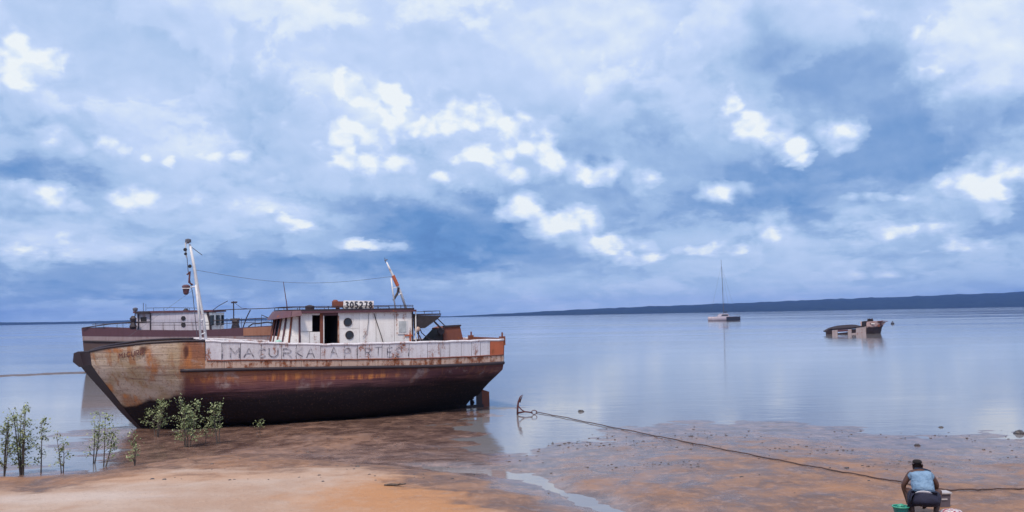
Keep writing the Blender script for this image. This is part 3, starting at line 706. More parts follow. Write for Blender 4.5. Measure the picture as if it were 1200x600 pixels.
# roof
def outline(off, s_end):
    pts = [(s_end, -1.5 - off)] + [front_pt(k, True, off) for k in range(NF + 1)] + [(s_end, 1.5 + off)]
    return pts
MB().prism([(a, t, zr + .003) for a, t in outline(.12, S(487))], (0, 0, .075)).build('roof', M['maroon'], ship)
MB().prism([(a, t, zr + .08) for a, t in outline(.06, S(485))], (0, 0, .06)).build('roof_edge', M['dark_steel'], ship)
zrt = zr + .14
for k in range(NF):
    fv = lambda k_, o_, z: (front_pt(k_, True, o_)[0], front_pt(k_, True, o_)[1], z)
    q = [fv(k, .13, zr + .07), fv(k + 1, .13, zr + .07), fv(k + 1, .32, zr - .20), fv(k, .32, zr - .20)]
    sc_ = [1 if i < 2 else (.55 + .45 * math.sin(math.pi * (k + (i == 2)) / NF)) for i in range(4)]
    q = [(p[0], p[1], (zr + .07) + (p[2] - zr - .07) * w) for p, w in zip(q, sc_)]
    MB().prism(q, (.03, 0, .03)).build('visor', M['maroon'], ship)
def railing(pts, posts, zt, zb, r=.014, name='roof_rail', parent=ship, mm='dark_steel'):
    MB().tube([(a, t, zt) for a, t in pts], r, 5).build(name, M[mm], parent)
    for a, t in posts: MB().tube([(a, t, zb), (a, t, zt)], r * .9, 5).build('rail_post', M[mm], parent)
zrl = Z(358.5)
ro = outline(.02, S(484))
railing(ro, [ro[0], ro[1], ro[3], ro[5], ro[7], ro[-2], ro[-1]] + [(S(p), -1.5) for p in (368, 385, 402, 421, 443, 456, 470)] + [(S(p), 1.5) for p in (368, 402, 443, 470)], zrl, zrt)
MB().tube([(S(p), -1.52, (zrl + zrt) / 2) for p in (370, 484)], .010, 5).build('roof_rail', M['dark_steel'], ship)
# number board
q = [F1.P(*p, TW + .03) for p in [(402,363),(438,362.5),(438,352.5),(403,352)]]
nb = MB().prism([(a, TW + .03, z) for a, z in q], (0, .04, 0)).build('number_board', M['white_wall'], ship)
for i, ch in enumerate('305278'):
    def fn(u, v, i=i):
        s2, z2 = F1.P(405 + i * 5.5 + 3.5 * u, 361 - 7.2 * v, TW + .02); return s2, z2, (lambda x, z: TW + .024)
    strokes(ch, fn, .05).build('letter', M['number'], nb)
a1, z1 = F1.P(396, 357.5, TW + .2)
MB().box((a1, TW + .25, z1 + .03), (.34, .3, .20)).lathe([(.10, -.05), (.12, .1), (.06, .16)], (a1 - .08, TW + .25, z1 + .03), 10).box((a1, TW + .25, z1 - .13), (.12, .12, .16)).build('searchlight', M['rust'], ship)
a1, z1 = F1.P(363, 359, -.9)
MB().lathe([(.16, zrt - .02), (.17, zrt + .12), (.05, zrt + .16)], (a1, -.9, 0), 12).build('roof_vent', M['dark_steel'], ship)
# portholes
for px, py in ((407.5, 377.5), (409.5, 392.5)):
    a, z = F1.P(px, py, TW)
    ph = MB()
    pts = [(a + .135 * math.cos(k * math.pi / 10), TW - .012, z + .135 * math.sin(k * math.pi / 10)) for k in range(21)]
    ph.tube(pts, .02, 6, False)
    o = ph.build('porthole', M['dark_steel'], ship, True)
    MB().lathe([(.125, -.004), (.125, .012)], (a, TW - .014, z), 20, 'y').build('pane', M['glass'], o)
# small framed window, drooping cable, stains of old pipes
a, z = F1.P(471.5, 383, TW)
wf = MB().box((a, TW - .014, z), (.36, .03, .52)).build('window', M['white_wall'], ship)
MB().box((a, TW - .033, z), (.28, .012, .42)).build('pane', M['pane_grey'], wf)
MB().tube([(*(lambda q: (q[0], TW - .03, q[1]))(F1.P(x, y, TW)),) for x, y in [(438,367),(440,374),(443,383),(446,392),(449,402)]], .014, 5).build('pipe', M['dark_steel'], ship)
MB().tube([(*(lambda q: (q[0], TW - .03, q[1]))(F1.P(x, y, TW)),) for x, y in [(432,367),(431.5,376),(430,388),(425,395)]], .009, 5).build('cable', M['wire'], ship)
a, z = F1.P(479, 393, TW); MB().box((a, TW - .02, z), (.30, .03, .05)).box((a + .05, TW - .022, z - .08), (.05, .035, .3)).build('bracket', M['rust_orange'], ship)
for px in (483.5, 487):
    MB().tube([(S(px), TW - .03, zf), (S(px), TW - .03, zr + .05)], .022, 6).build('pillar', M['white_wall'] if px > 485 else M['dark_steel'], ship)
# dark canopy behind the wheelhouse
zc0 = Z(369, 500)
a0, a1_ = S(486), S(517)
MB().box(((a0 + a1_) / 2, 0, zc0 + .02), (a1_ - a0, 3.0, .05)).build('canopy_roof', M['dark_steel'], ship)
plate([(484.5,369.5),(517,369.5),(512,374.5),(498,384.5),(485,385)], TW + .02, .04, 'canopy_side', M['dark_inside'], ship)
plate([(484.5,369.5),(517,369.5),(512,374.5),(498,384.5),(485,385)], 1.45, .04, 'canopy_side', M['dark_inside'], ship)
zz_ = Z(364.5, 505)
railing([(S(497), TW + .05), (a1_ - .02, TW + .05), (a1_ - .02, 1.45)], [(S(p), TW + .05) for p in (498, 507, 516)], zz_, zc0 + .04, .012)
for px, t in ((492, -1.42), (515, -1.2), (492, 1.4)):
    pass
MB().tube([(S(491), TW + .08, Z(384, 491)), (S(492), TW + .08, zf)], .025, 6).build('canopy_post', M['dark_steel'], ship)
MB().tube([(S(510), TW + .08, Z(377, 510)), (S(520), TW + .08, Z(387, 520))], .035, 6).build('brace', M['dark_steel'], ship)
MB().tube([(S(519), -.9, Z(373, 519)), (S(532), -.9, Z(386, 532))], .02, 6).build('brace', M['dark_steel'], ship)
for p in [((486,372),(490,380),(494,390),(502,397),(510,400)), ((487,388),(492,394),(495,402)), ((489,383),(486,392),(490,401))]:
    MB().tube([(*(lambda q: (q[0], TW + .12, q[1]))(F1.P(x, y, TW + .12)),) for x, y in p], .02, 5).build('bent_pipe', M['dark_steel'], ship)
a, z = F1.P(489, 386, TW + .05); MB().lathe([(.05, -.1), (.10, -.06), (.10, .06), (.05, .1)], (a, TW + .05, z), 12, 'y').build('deck_lamp', M['cream'], ship, True)
# rusty winch housing on the after deck
q = [F1.P(*p, -1.1) for p in [(520,404),(519.5,384.5),(526,382.5),(539,381.5),(544,403)]]
wb = MB().prism([(a, -1.1, z) for a, z in q], (0, 1.3, 0)).build('winch_housing', M['rust'], ship)
q = [F1.P(*p, -1.1) for p in [(503,403),(519,386),(519,403)]]
MB().prism([(a, -1.08, z) for a, z in q], (0, 1.2, 0)).build('winch_cover', M['dark_inside'], wb)
a, z = F1.P(516, 388, -1.1); MB().lathe([(.13, -.06), (.13, .06)], (a, -1.16, z), 12, 'y').build('winch_drum', M['dark_steel'], wb)
plate([(519,381.6),(540,380.4),(540,382.2),(519,384)], -1.1, .08, 'housing_lip', M['dark_steel'], ship)

# masts
def mpt(px, py, t=0): a, z = F1.P(px, py, t); return Vector((a, t, z))
mast = MB().tube([mpt(235.5, 404), mpt(232.5, 360), mpt(229.5, 334)], [.042, .04, .04], 7).tube([mpt(242, 404, .12), mpt(238.5, 375, .08), mpt(231.5, 338, .02), mpt(227.5, 312), mpt(222.5, 286)], [.052, .05, .062, .05, .038], 8)
mb_ = mast.build('foremast', M['mast_white'], ship, True)
for a, b_ in (((234.5,392),(240.5,390)), ((233.5,376),(238.6,374)), ((231.8,358),(235.6,357)), ((230.5,345),(233.3,344))):
    MB().tube([mpt(*a), mpt(*b_, .05)], .022, 5).build('rung', M['mast_white'], mb_)
MB().tube([mpt(218.5, 302), mpt(217.3, 284)], .025, 6).tube([mpt(217.5, 286), mpt(222, 284.5)], .02, 5).build('mast_fork', M['mast_white'], mb_)
MB().lathe([(.02, -.02), (.10, 0), (.10, .10), (.03, .13)], mpt(220.5, 284), 10).build('mast_cap', M['wire'], mb_)
for px, py, r, n in ((217, 292.5, .06, 'pulley'), (217.5, 297.5, .05, 'pulley'), (222.5, 312, .06, 'pulley')):
    MB().lathe([(r, -.05), (r * 1.1, 0), (r, .05)], mpt(px, py, -.08), 8, 'y').build(n, M['black'], mb_)
pl = mpt(218, 338, -.05)
MB().lathe([(.04, -.22), (.09, -.17), (.12, .04), (.14, .06), (.13, .09), (.07, .13)], pl, 10).build('lantern', M['maroon'], mb_)
MB().box(pl + Vector((.0, 0, .0)), (.26, .24, .03)).tube([pl + Vector((0, 0, .02)), mpt(228, 336)], .02, 5).build('lantern_bracket', M['mast_white'], mb_)
MB().tube([mpt(219, 322), mpt(222.5, 318), mpt(221.5, 331), mpt(226, 334)], .035, 5).build('bracket', M['maroon'], mb_)
MB().tube([mpt(222, 288), mpt(227, 291.5), mpt(233, 296), mpt(237, 299)], .012, 4).build('spar', M['wire'], mb_)
MB().tube([mpt(219, 300, .04), mpt(220.5, 318, .04), mpt(226, 345, .04), mpt(231, 395, .04)], .012, 4).build('halyard', M['wire'], mb_)
MB().box(mpt(240, 401) + Vector((0, 0, -.1)), (.5, .5, .35)).build('mast_step', M['white_paint'], ship)
am = MB().tube([mpt(476, 362.5, .1), mpt(470, 344, .05), mpt(463, 328), mpt(457, 316), mpt(453, 307)], [.05, .05, .055, .04, .025], 7).tube([mpt(463.5, 362.5, -.1), mpt(460, 340), mpt(458.5, 326)], .03, 6)
amo = am.build('aft_mast', M['mast_white'], ship, True)
MB().tube([mpt(466, 335), mpt(460.5, 323)], .07, 7).build('mast_sleeve', M['rust_orange'], amo)
MB().tube([mpt(461, 352), mpt(466, 343), mpt(467, 337)], .045, 6).build('bracket', M['dark_steel'], amo)
MB().tube([mpt(452, 308), mpt(450.8, 302)], .012, 4).tube([mpt(450.5, 305.5), mpt(454, 304)], .02, 4).build('antenna', M['wire'], amo)
MB().tube([mpt(470, 344), mpt(464, 347)], .02, 5).tube([mpt(467, 336), mpt(460, 338)], .02, 5).build('rung', M['mast_white'], amo)
an = MB().tube([mpt(338.5, 378, -.6), mpt(336, 356, -.6), mpt(332, 330, -.6)], [.022, .018, .010], 5).build('whip_antenna', M['maroon'], ship)
w1, w2 = mpt(227.5, 316), mpt(459, 324)
MB().tube([w1.lerp(w2, k / 14) + Vector((0, 0, -.35 * math.sin(math.pi * k / 14))) for k in range(15)], .006, 4).build('stay_wire', M['wire'], ship)
MB().tube([mpt(226, 340), mpt(150, 395)], .004, 4).build('stay_wire', M['wire'], ship)
for (x0_, x1_, y_) in ((245, 342, (377, 371)), (245, 342, (366.5, 360.5))):
    pass
# gear on the fore deck
hc = F1.P(290, 405, 0)[0]; zdk = zd_(hc)
MB().box((hc, 0, zdk + .12), (1.6, 1.5, .26)).build('hatch_coaming', M['cream'], ship)
for i in range(5): MB().box((hc - .62 + i * .31, 0, zdk + .275), (.295, 1.6, .04)).build('hatch_board', M['deck'], ship)
cp = F1.P(185, 405, 0)[0]
MB().lathe([(.16, 0), (.13, .06), (.09, .2), (.13, .32), (.17, .36), (.17, .40)], (cp, 0, zd_(cp)), 12).build('capstan', M['dark_steel'], ship, True)
a, z = F1.P(326.5, 401, -2.1); MB().lathe([(.13, -.02), (.10, .05), (.04, .08)], (a, -2.1, z), 10).build('rag', simple('pale_green_cloth', (.35, .55, .48), .9), ship, True)

# ------------------------------------------------------------------ second ship, afloat farther out
Y2 = G(97, 436)[1]; XL = G(94, 436)[0]
F2 = Frame(XL, Y2, R(-1.0))
ship2 = empty('moored_trawler', F2.o, F2.a, 'dark maroon trawler afloat behind the rusty one, small white wheelhouse near its stern', 'ship')
L2 = F2.P(372, 380, 0)[0]
g2 = curve((80,384),(93,384),(160,386.5),(230,387),(262,385.5),(300,382.5),(345,380),(380,377))
l2 = curve((80,394),(93,394),(160,394.5),(230,394.5),(300,393.5),(345,393),(380,391))
m2 = curve((80,400),(93,400),(160,400.5),(230,400.5),(300,400),(345,399.5),(380,398))
def hb2(x, z):
    e = max(0, min(1, (L2 + .5 * (z - 1) - x) / 6)); ent = 1 - (1 - e) ** 2.2
    r = max(0, min(1, (x + .2) / 5)); run = .75 + .25 * (1 - (1 - r) ** 2)
    return 2.3 * ent * run * interp([-1, 0, 1, 3.5], [.6, .85, .96, 1.02], z)
def z2(k, x):
    if k < 3: return F2.zfit(x, 0, (g2, l2, m2)[k])
    return [1.3, .6, .2, -.7][k - 3]
def mk2(k0, k1, name, m, off=0):
    mb = MB()
    for sg in (-1, 1):
        o = len(mb.v); n = 33
        for k in range(k0, k1 + 1):
            for i in range(n):
                x = L2 * i / (n - 1); z = z2(k, x); xo = (-.08 * (z - 1.3) * max(0, 1 - i / 3.0)) if z > 0 else 0
                mb.v.append((x + xo + (.5 * (z - 1) * (i / (n - 1)) ** 6 if i > 20 else 0), 2.3 + sg * (hb2(x, z) + off + .02), z))
        for k in range(k1 - k0):
            for i in range(n - 1):
                a = o + k * n + i; mb.f.append((a, a + 1, a + n + 1, a + n))
    n = 33
    for k in range(k1 - k0): mb.f.append((k * n, (k + 1) * n, (k1 - k0 + 1) * n + (k + 1) * n, (k1 - k0 + 1) * n + k * n))
    return mb.build(name, m, ship2)
def h2_fn(t, b):
    co = obj_co(t); n = t.noise(t.vec('MULTIPLY', co, (.5, .5, 2.5)), 1.4, 6, .6); x, y, z = t.sep(co)
    c = t.ramp(t.math('ADD', t.math('DIVIDE', z, 2.7), t.math('MULTIPLY', t.math('SUBTRACT', n, .5), .3)), [(0, (.03, .022, .022)), (.4, (.075, .05, .045)), (.8, (.085, .05, .05)), (1, (.06, .035, .04))])
    P_(t, b, c, .7)
M['hull2'] = mat('grey_brown_hull', h2_fn)
mk2(2, 6, 'hull', M['hull2'])
mk2(0, 1, 'bulwark', painted('dull_maroon_bulwark', (.10, .042, .058), .18, .3, .4), .03)
mk2(1, 2, 'strake', painted('dull_pink_strake', (.32, .24, .25), .5, .5, .7), .02)
rp = []
for i in range(34):
    x = L2 * i / 33; z = z2(2, x); rp.append((x, 2.3 - hb2(x, z) - .06, z))
MB().tube(rp, .07, 5).build('rub_rail', M['dark_steel'], ship2)
zb_ = z2(1, 4)
dk = MB()
for i in range(30):
    xa, xb_ = L2 * i / 30, L2 * (i + 1) / 30; za, zb2 = z2(1, xa), z2(1, xb_)
    dk.add([(xa, 2.3 - hb2(xa, 2.5), za), (xa, 2.3 + hb2(xa, 2.5), za), (xb_, 2.3 + hb2(xb_, 2.5), zb2), (xb_, 2.3 - hb2(xb_, 2.5), zb2)], [(0, 1, 2, 3)])
dk.build('deck', M['deck'], ship2)
# orange patch of fresh rust on the bulwark towards the bow
xa, xb_ = F2.P(284, 388, 0)[0], F2.P(350, 388, 0)[0]
pt = MB(); nn = 10
for i in range(nn + 1):
    x = xa + (xb_ - xa) * i / nn
    for z in (z2(0, x) - .06, z2(1, x) + .02): pt.v.append((x + .1, 2.3 - hb2(x, z) - .09, z))
pt.f = [(2 * i, 2 * i + 2, 2 * i + 3, 2 * i + 1) for i in range(nn)]
pt.build('bow_plate', painted('orange_brown_plate', (.36, .16, .10), .5, .3, .4), ship2)
T2 = .9
def q2(px, py, t=T2): a, z = F2.P(px, py, t); return a, z
a0, zt = q2(160, 367); a1_, _ = q2(238, 367); zb_ = z2(1, 5)
MB().box(((a0 + a1_) / 2, 2.3, (zt + zb_) / 2), (a1_ - a0, 2.8, zt - zb_)).build('wheelhouse', painted('pale_lilac_wall_paint', (.56, .53, .62), .35, .5, .6), ship2)
fr = MB(); 
pf = [(a1_ + .02, .92)] + [(a1_ + .95 * math.sin(math.pi * k / 6) ** .7, 2.3 - 1.38 * math.cos(math.pi * k / 6)) for k in range(1, 6)] + [(a1_ + .02, 3.68)]
fr.prism([(x, y, zb_) for x, y in pf], (0, 0, zt - zb_ - .05)).build('cabin_front', M['white_wall'], ship2)
for k in range(1, 4): MB().box((pf[k][0] + .02, pf[k][1] - .04, (zt + zb_) / 2 + .25), (.22, .22, .75)).build('front_window', M['glass'], ship2)
MB().prism([(x, y, zt) for x, y in [(a0 - .2, .75)] + [(x + .12 if i else x, y - .1 if y < 2.3 else y + .1) for i, (x, y) in enumerate(pf)] + [(a0 - .2, 3.8)]], (0, 0, .14)).build('roof', M['maroon'], ship2)
for px, py in ((215, 373), (215, 380.5)):
    a, z = q2(px, py, .9); MB().lathe([(.17, -.02), (.17, .03)], (a, .875, z), 14, 'y').build('porthole', M['black'], ship2)
a, z = q2(168.5, 374.5); MB().box((a, .885, z), (.42, .05, .36)).build('window', M['black'], ship2)
a, z = q2(168, 366.3); MB().box((a, .8, z), (1.05, .3, .18)).build('awning', M['dark_steel'], ship2)
for px in (162.5, 176.5): a, z = q2(px, 380); MB().tube([(a, .84, zb_), (a, .84, zt)], .04, 5).build('pillar', M['dark_steel'], ship2)
a, z = q2(156, 378, .3); MB().lathe([(.18, -.5), (.28, -.3), (.16, .0), (.26, .3), (.1, .5)], (a, .3, z), 8).build('ventilator', M['dark_steel'], ship2)
a, z = q2(158.5, 363, 1.5); MB().lathe([(.04, -.5), (.05, -.12), (.17, -.08), (.19, .1), (.08, .17)], (a, 1.5, z), 10).build('searchlight', M['wire'], ship2)
a, z = q2(218, 364, 1.5); MB().lathe([(.18, -.2), (.24, 0), (.1, .16)], (a, 1.5, z), 10).build('roof_vent', M['black'], ship2)
def tube2(pts, r, name, m='dark_steel', t=None):
    return MB().tube([(lambda q, tt: (q[0], tt, q[1]))(F2.P(p[0], p[1], p[2] if len(p) > 2 else .3), p[2] if len(p) > 2 else .3) for p in pts], r, 4).build(name, M[m], ship2)
tube2([(96,384.5),(112,382),(130,379.5),(150,378),(176,377)], .04, 'boom')
tube2([(108,380),(150,378.7),(245,377.6)], .02, 'rail'); tube2([(176,381),(245,381)], .018, 'rail')
for px in (112, 121.5, 137, 144, 191, 204, 226): tube2([(px, 378.5), (px + .3, 387)], .02, 'rail_post')
tube2([(168,366),(168,355)], .02, 'antenna'); tube2([(171,364),(171,356)], .015, 'antenna')
tube2([(172,361),(200,360.5),(232,361)], .018, 'roof_rail')
for px in (180, 192, 204, 222): tube2([(px, 361), (px, 366)], .015, 'rail_post')
tube2([(244,364,1.5),(275,362.5,1.5),(310,361.5,1.5),(345,359.5,1.5)], .03, 'stay_wire'); tube2([(245,376,1),(275,374.5,1),(343,371,1)], .03, 'stay_wire'); tube2([(245,380,1),(270,379,1),(300,377.5,1)], .02, 'rail')
tube2([(274,386,1.5),(273.7,353,1.5)], .045, 'derrick_post'); tube2([(271,354.5,1.5),(278,354,1.5)], .06, 'crosstree')
tube2([(270,374.5,1.5),(281,374,1.5)], .08, 'crosstree')
MB().lathe([(.38, 0), (.25, .5), (.3, .65), (.12, .9)], (F2.P(276, 384, 1.5)[0], 1.5, F2.P(276, 387, 1.5)[1]), 8).build('winch', M['dark_steel'], ship2)
tube2([(284,386,1.2),(289,372,1.2),(293.5,363,1.2)], .04, 'davit'); tube2([(306,384,1.2),(306.5,369,1.2),(325,377,1.2),(330,382,1.2)], .035, 'davit')
tube2([(246,366,1.5),(256,358.5,1.5),(267,352.5,1.5)], .025, 'spar'); tube2([(293,362,1.5),(283,361,1.5),(274,354,1.5)], .015, 'stay_wire')
tube2([(291,383,1.2),(296,379.5,1.2),(304,379,1.2),(313,377.5,1.2),(322,379,1.2)], .05, 'net_roll')
for px in (258, 266, 283, 299, 318, 328): tube2([(px, 372.5, 1), (px, 385.5, 1)], .018, 'rail_post')
tube2([(247,388,1),(246,377,1),(243,366,1)], .09, 'davit')

# ------------------------------------------------------------------ mud bank at the left, seen behind the bow
def bank():
    pts = [G(x, y) for x, y in [(-260,452),(-60,444),(0,440.8),(40,439),(75,437.3),(97,436.6),(108,436.4)]]
    cols = []
    for i, (x, y) in enumerate(pts): cols.append((x, y))
    n = 90; X = np.zeros((7, n)); Y = X.copy(); Z = X.copy()
    for j in range(n):
        f = j / (n - 1) * (len(cols) - 1); k = min(int(f), len(cols) - 2); f -= k
        cx = cols[k][0] * (1 - f) + cols[k + 1][0] * f; cy = cols[k][1] * (1 - f) + cols[k + 1][1] * f
        for i in range(7):
            q = (i - 3) / 3; X[i, j] = cx; Y[i, j] = cy + q * 2.2; Z[i, j] = .07 * (1 - q * q) - .035
    Z += fbm(X, Y, 1.0, 4, 8) * .13 * np.where(np.abs(Y - Y[3]) < 1.9, 1, 0)
    return tag(gridmesh('mud_bank', X, Y, Z, simple('dark_wet_mud', (.10, .065, .06), .5, .5, 2.0)), kind='structure')
bank()

# ------------------------------------------------------------------ catamaran
cx, cy = G(850, 376)
FC = Frame(cx, cy, R(8))
cat = empty('sailing_catamaran', FC.o, FC.a, 'sailing catamaran with bare mast anchored far out on the bay', 'sailboat')
k = cy / FPX                                       # metres per pixel there
def cat_hull(y0, name_m, xa, xb, parent):
    secs = []
    mb = MB(); n = 14
    for i in range(n + 1):
        u = i / n; x = xa + (xb - xa) * u; w = .75 * (1 - abs(2 * u - 1.1) ** 3 * .75); w = max(w, .06); top = 1.55 + .12 * (1 - u)
        secs += [(x, y0 - w, top), (x, y0 - w * .95, .6), (x, y0 - w * .4, -.3), (x, y0 + w * .4, -.3), (x, y0 + w * .95, .6), (x, y0 + w, top)]
    mb.v = secs
    for i in range(n):
        for j in range(6): a = i * 6 + j; b2 = i * 6 + (j + 1) % 6; mb.f.append((a, a + 6, b2 + 6, b2))
    mb.f += [tuple(range(6)), tuple(range(n * 6, n * 6 + 6))]
    return mb.build('hull', name_m, parent, True)
M['gel'] = simple('pale_gelcoat', (.36, .31, .37), .4, .08); M['navy'] = simple('dark_navy_paint', (.015, .018, .04), .5, .1)
cat_hull(0, M['gel'], -17 * k, 17.5 * k, cat); cat_hull(4.6, M['gel'], -16 * k, 18 * k, cat)
MB().box((9.0 * k, -.80, .82), (17 * k, .06, 1.45)).build('dark_hull_cover', M['navy'], cat)
MB().box((1 * k, 2.3, 1.35), (20 * k, 4.2, .5)).build('bridge_deck', M['gel'], cat)
MB().prism([(-6 * k, .5, 1.6), (6 * k, .5, 1.6), (4.5 * k, .7, 2.75), (-2.5 * k, .7, 2.75)], (0, 3.6, 0)).build('cabin', M['gel'], cat)
MB().prism([(-4 * k, .46, 1.95), (4.6 * k, .46, 1.95), (3.8 * k, .58, 2.45), (-2.6 * k, .58, 2.45)], (0, .05, 0)).build('cabin_window', M['glass'], cat)
mh = (376 - 304) * k
MB().tube([(.3, 2.3, 1.6), (.2, 2.3, mh * .6), (.0, 2.3, mh)], [.11, .10, .06], 8).build('mast', M['wire'], cat)
MB().tube([(.4, 2.3, 3.3), (5.5 * k, 2.3, 3.4)], .2, 8).build('boom', M['navy'], cat)
for e in ((-16 * k, 2.3, 1.6), (17 * k, 2.3, 1.6), (6.5 * k, 0, 1.6), (6.5 * k, 4.6, 1.6)):
    MB().tube([(.05, 2.3, mh * .9), e], .02, 4).build('stay', M['wire'], cat)
for x in (-14, -10, 14, 17): MB().tube([(x * k, -.6, 1.6), (x * k, -.6, 2.4)], .05, 4).build('stanchion', M['wire'], cat)
MB().tube([(-14 * k, -.6, 2.4), (-5 * k, -.6, 2.45)], .035, 4).build('lifeline', M['wire'], cat)
MB().tube([(11 * k, -.6, 2.4), (17 * k, -.6, 2.45), (17 * k, 4.9, 2.45)], .035, 4).build('lifeline', M['wire'], cat)

# ------------------------------------------------------------------ half sunken wreck
cx, cy = G(1000, 391.5)
FW = Frame(cx, cy, R(-6))
wreck = empty('sunken_boat', FW.o, FW.a, 'small wrecked boat half sunk on the bay, dark raised bow pointing right', 'boat wreck')
def wp(px, py, t=0): a, z = FW.P(px, py, t); return (a, t, z)
def wplate(pts, t, th, name, m): return MB().prism([wp(x, y, t) for x, y in pts], (0, th, 0)).build(name, m, wreck)
M['wk_side'] = painted('faded_pink_side', (.40, .33, .34), .45, .5, .8, .7, 1.6); M['wk_dark'] = painted('sodden_dark_planks', (.028, .018, .026), .15, .3, .4, .95)
# curved side of the awash after part, in frames and openings
wplate([(968,394),(968.5,388),(971,386),(975,384.5),(975,394)], 0, .25, 'quarter', M['wk_dark'])
wplate([(975.2,394),(975.2,387.2),(981.5,386.4),(981.5,394)], -.02, .2, 'side_panel', M['wk_side'])
wplate([(981.7,394),(981.7,390.5),(993.5,389.2),(993.5,394)], .12, .1, 'side_opening', M['wk_dark'])
wplate([(981.7,391),(981.7,386.6),(993.5,386),(993.5,388.3),(981.7,389)], .02, .1, 'side_panel', M['maroon'])
wplate([(993.7,394),(993.7,386.2),(998,385.6),(998,394)], -.02, .2, 'side_panel', M['wk_side'])
wplate([(998.2,390.5),(998.2,385.8),(1003,385.5),(1003,390)], .10, .1, 'side_opening', M['wk_dark'])
wplate([(998.2,394),(998.2,390.6),(1003,390.1),(1003,394)], -.02, .2, 'side_panel', M['wk_side'])
wplate([(1003.2,394),(1003.2,384.2),(1015,382.5),(1015,391.5),(1010,394)], -.02, .2, 'side_panel', M['wk_side'])
# sloping, cambered deckhouse roof
rf = MB(); nn = 16
for i in range(nn + 1):
    px = 968 + (1013 - 968) * i / nn; pn = interp([968,975,985,1000,1013], [389,386,385.6,384.6,382.8], px); pf_ = interp([968,975,985,1000,1006,1013], [388,384,381.6,380.4,380.4,382], px)
    a = FW.P(px, pn, 0); 
    for j in range(5):
        t = j * .55; f = j / 4; z = FW.P(px, pn * (1 - f) + pf_ * f, t)[1]; rf.v.append((a[0] + t * .05, t, z + .02))
rf.f = [(i * 5 + j, (i + 1) * 5 + j, (i + 1) * 5 + j + 1, i * 5 + j + 1) for i in range(nn) for j in range(4)]
o = rf.build('roof', M['wk_dark'], wreck)
md = o.modifiers.new('thick', 'SOLIDIFY'); md.thickness = .12; md.offset = -1
MB().tube([wp(972, 386, -.05), wp(985, 384.6, -.05), wp(1000, 383.9, -.05), wp(1013, 382.2, -.05)], .05, 5).build('roof_edge', M['wk_dark'], wreck)
# bow rising to the right
bw = MB(); rows = [((1014.5,377),(1024,376.5),(1034,376.2),(1041,377.5)), ((1015,384),(1024,384),(1033,381.5),(1038.5,380.5)), ((1015,389),(1024,388),(1032,386),(1036.5,384)), ((1015,396),(1024,396),(1031,396),(1034,396))]
wid = [[1.5, 1.35, .85, .05], [1.4, 1.2, .7, .04], [1.2, 1.0, .5, .03], [.8, .6, .3, .02]]
for sg in (-1, 1):
    o_ = len(bw.v)
    for r_i, row in enumerate(rows):
        for c_i, (x, y) in enumerate(row):
            a, z = FW.P(x, y, 0); bw.v.append((a, 1.2 + sg * wid[r_i][c_i], z))
    for i in range(3):
        for j in range(3): a = o_ + i * 4 + j; bw.f.append((a, a + 1, a + 5, a + 4))
def wk_fn(t, b):
    co = obj_co(t); x, y, z = t.sep(co); n = t.noise(co, 1.2, 6, .6)
    u = t.math('SUBTRACT', t.math('ADD', z, t.math('MULTIPLY', t.math('SUBTRACT', n, .5), .7)), t.math('MULTIPLY', x, .10))
    c = t.mix(t.mr(u, .62, .86), (.035, .022, .03), t.mix(t.mr(n, .5, .62), (.50, .34, .33), (.12, .05, .06)))
    P_(t, b, c, .8)
bw.build('bow', mat('wreck_bow_paint', wk_fn), wreck)
MB().prism([wp(1014.5, 378.5, .0), wp(1024, 378, .0), wp(1034, 377.8, .3), wp(1038, 378, 1.2), wp(1034, 377.8, 2.1), wp(1015, 378.5, 2.4)], (0, 0, .05)).build('fore_deck', M['wk_dark'], wreck)
wplate([(1014,394),(1014.5,377),(1018,376),(1018,392)], .1, 2.0, 'broken_bulkhead', M['wk_dark'])
for p in [((1017,377),(1017,374),(1022,374.5),(1022,378)), ((1019,378),(1019.5,373.3)), ((1023,378),(1022.5,373.5),(1017,376))]:
    MB().tube([wp(x, y, .6) for x, y in p], .10, 5).build('winch_frame', M['wk_dark'], wreck)
a = wp(1020, 376, .8); MB().lathe([(.28, -.5), (.16, -.4), (.16, .4), (.28, .5)], a, 10, 'y').build('winch_drum', M['wk_dark'], wreck)
MB().tube([wp(1024, 378, .4), wp(1027, 376.8, .1), wp(1034, 376, .5), wp(1040, 376.6, 1.2)], .05, 5).build('bow_rail', M['rust'], wreck)
a = wp(1030.5, 381.5, -.05); MB().box((a[0], .38, a[2]), (.34, .2, .34)).build('hawse_plate', M['rust'], wreck)
a = wp(1023, 379.4, -.3); MB().box((a[0], -.12, a[2]), (.5, .25, .12)).build('fairlead', M['white_wall'], wreck)
# buoy
x, y = G(1046, 379.6)
MB().lathe([(.05, -.3), (.33, -.15), (.40, .08), (.30, .30), (.10, .42), (.10, .62), (.03, .66)], (0, 0, 0), 14).build('mooring_buoy', M['navy'], None, True, (x, y, 0))
tag(bpy.data.objects['mooring_buoy'], 'small dark mooring buoy floating right of the sunken boat', 'buoy')

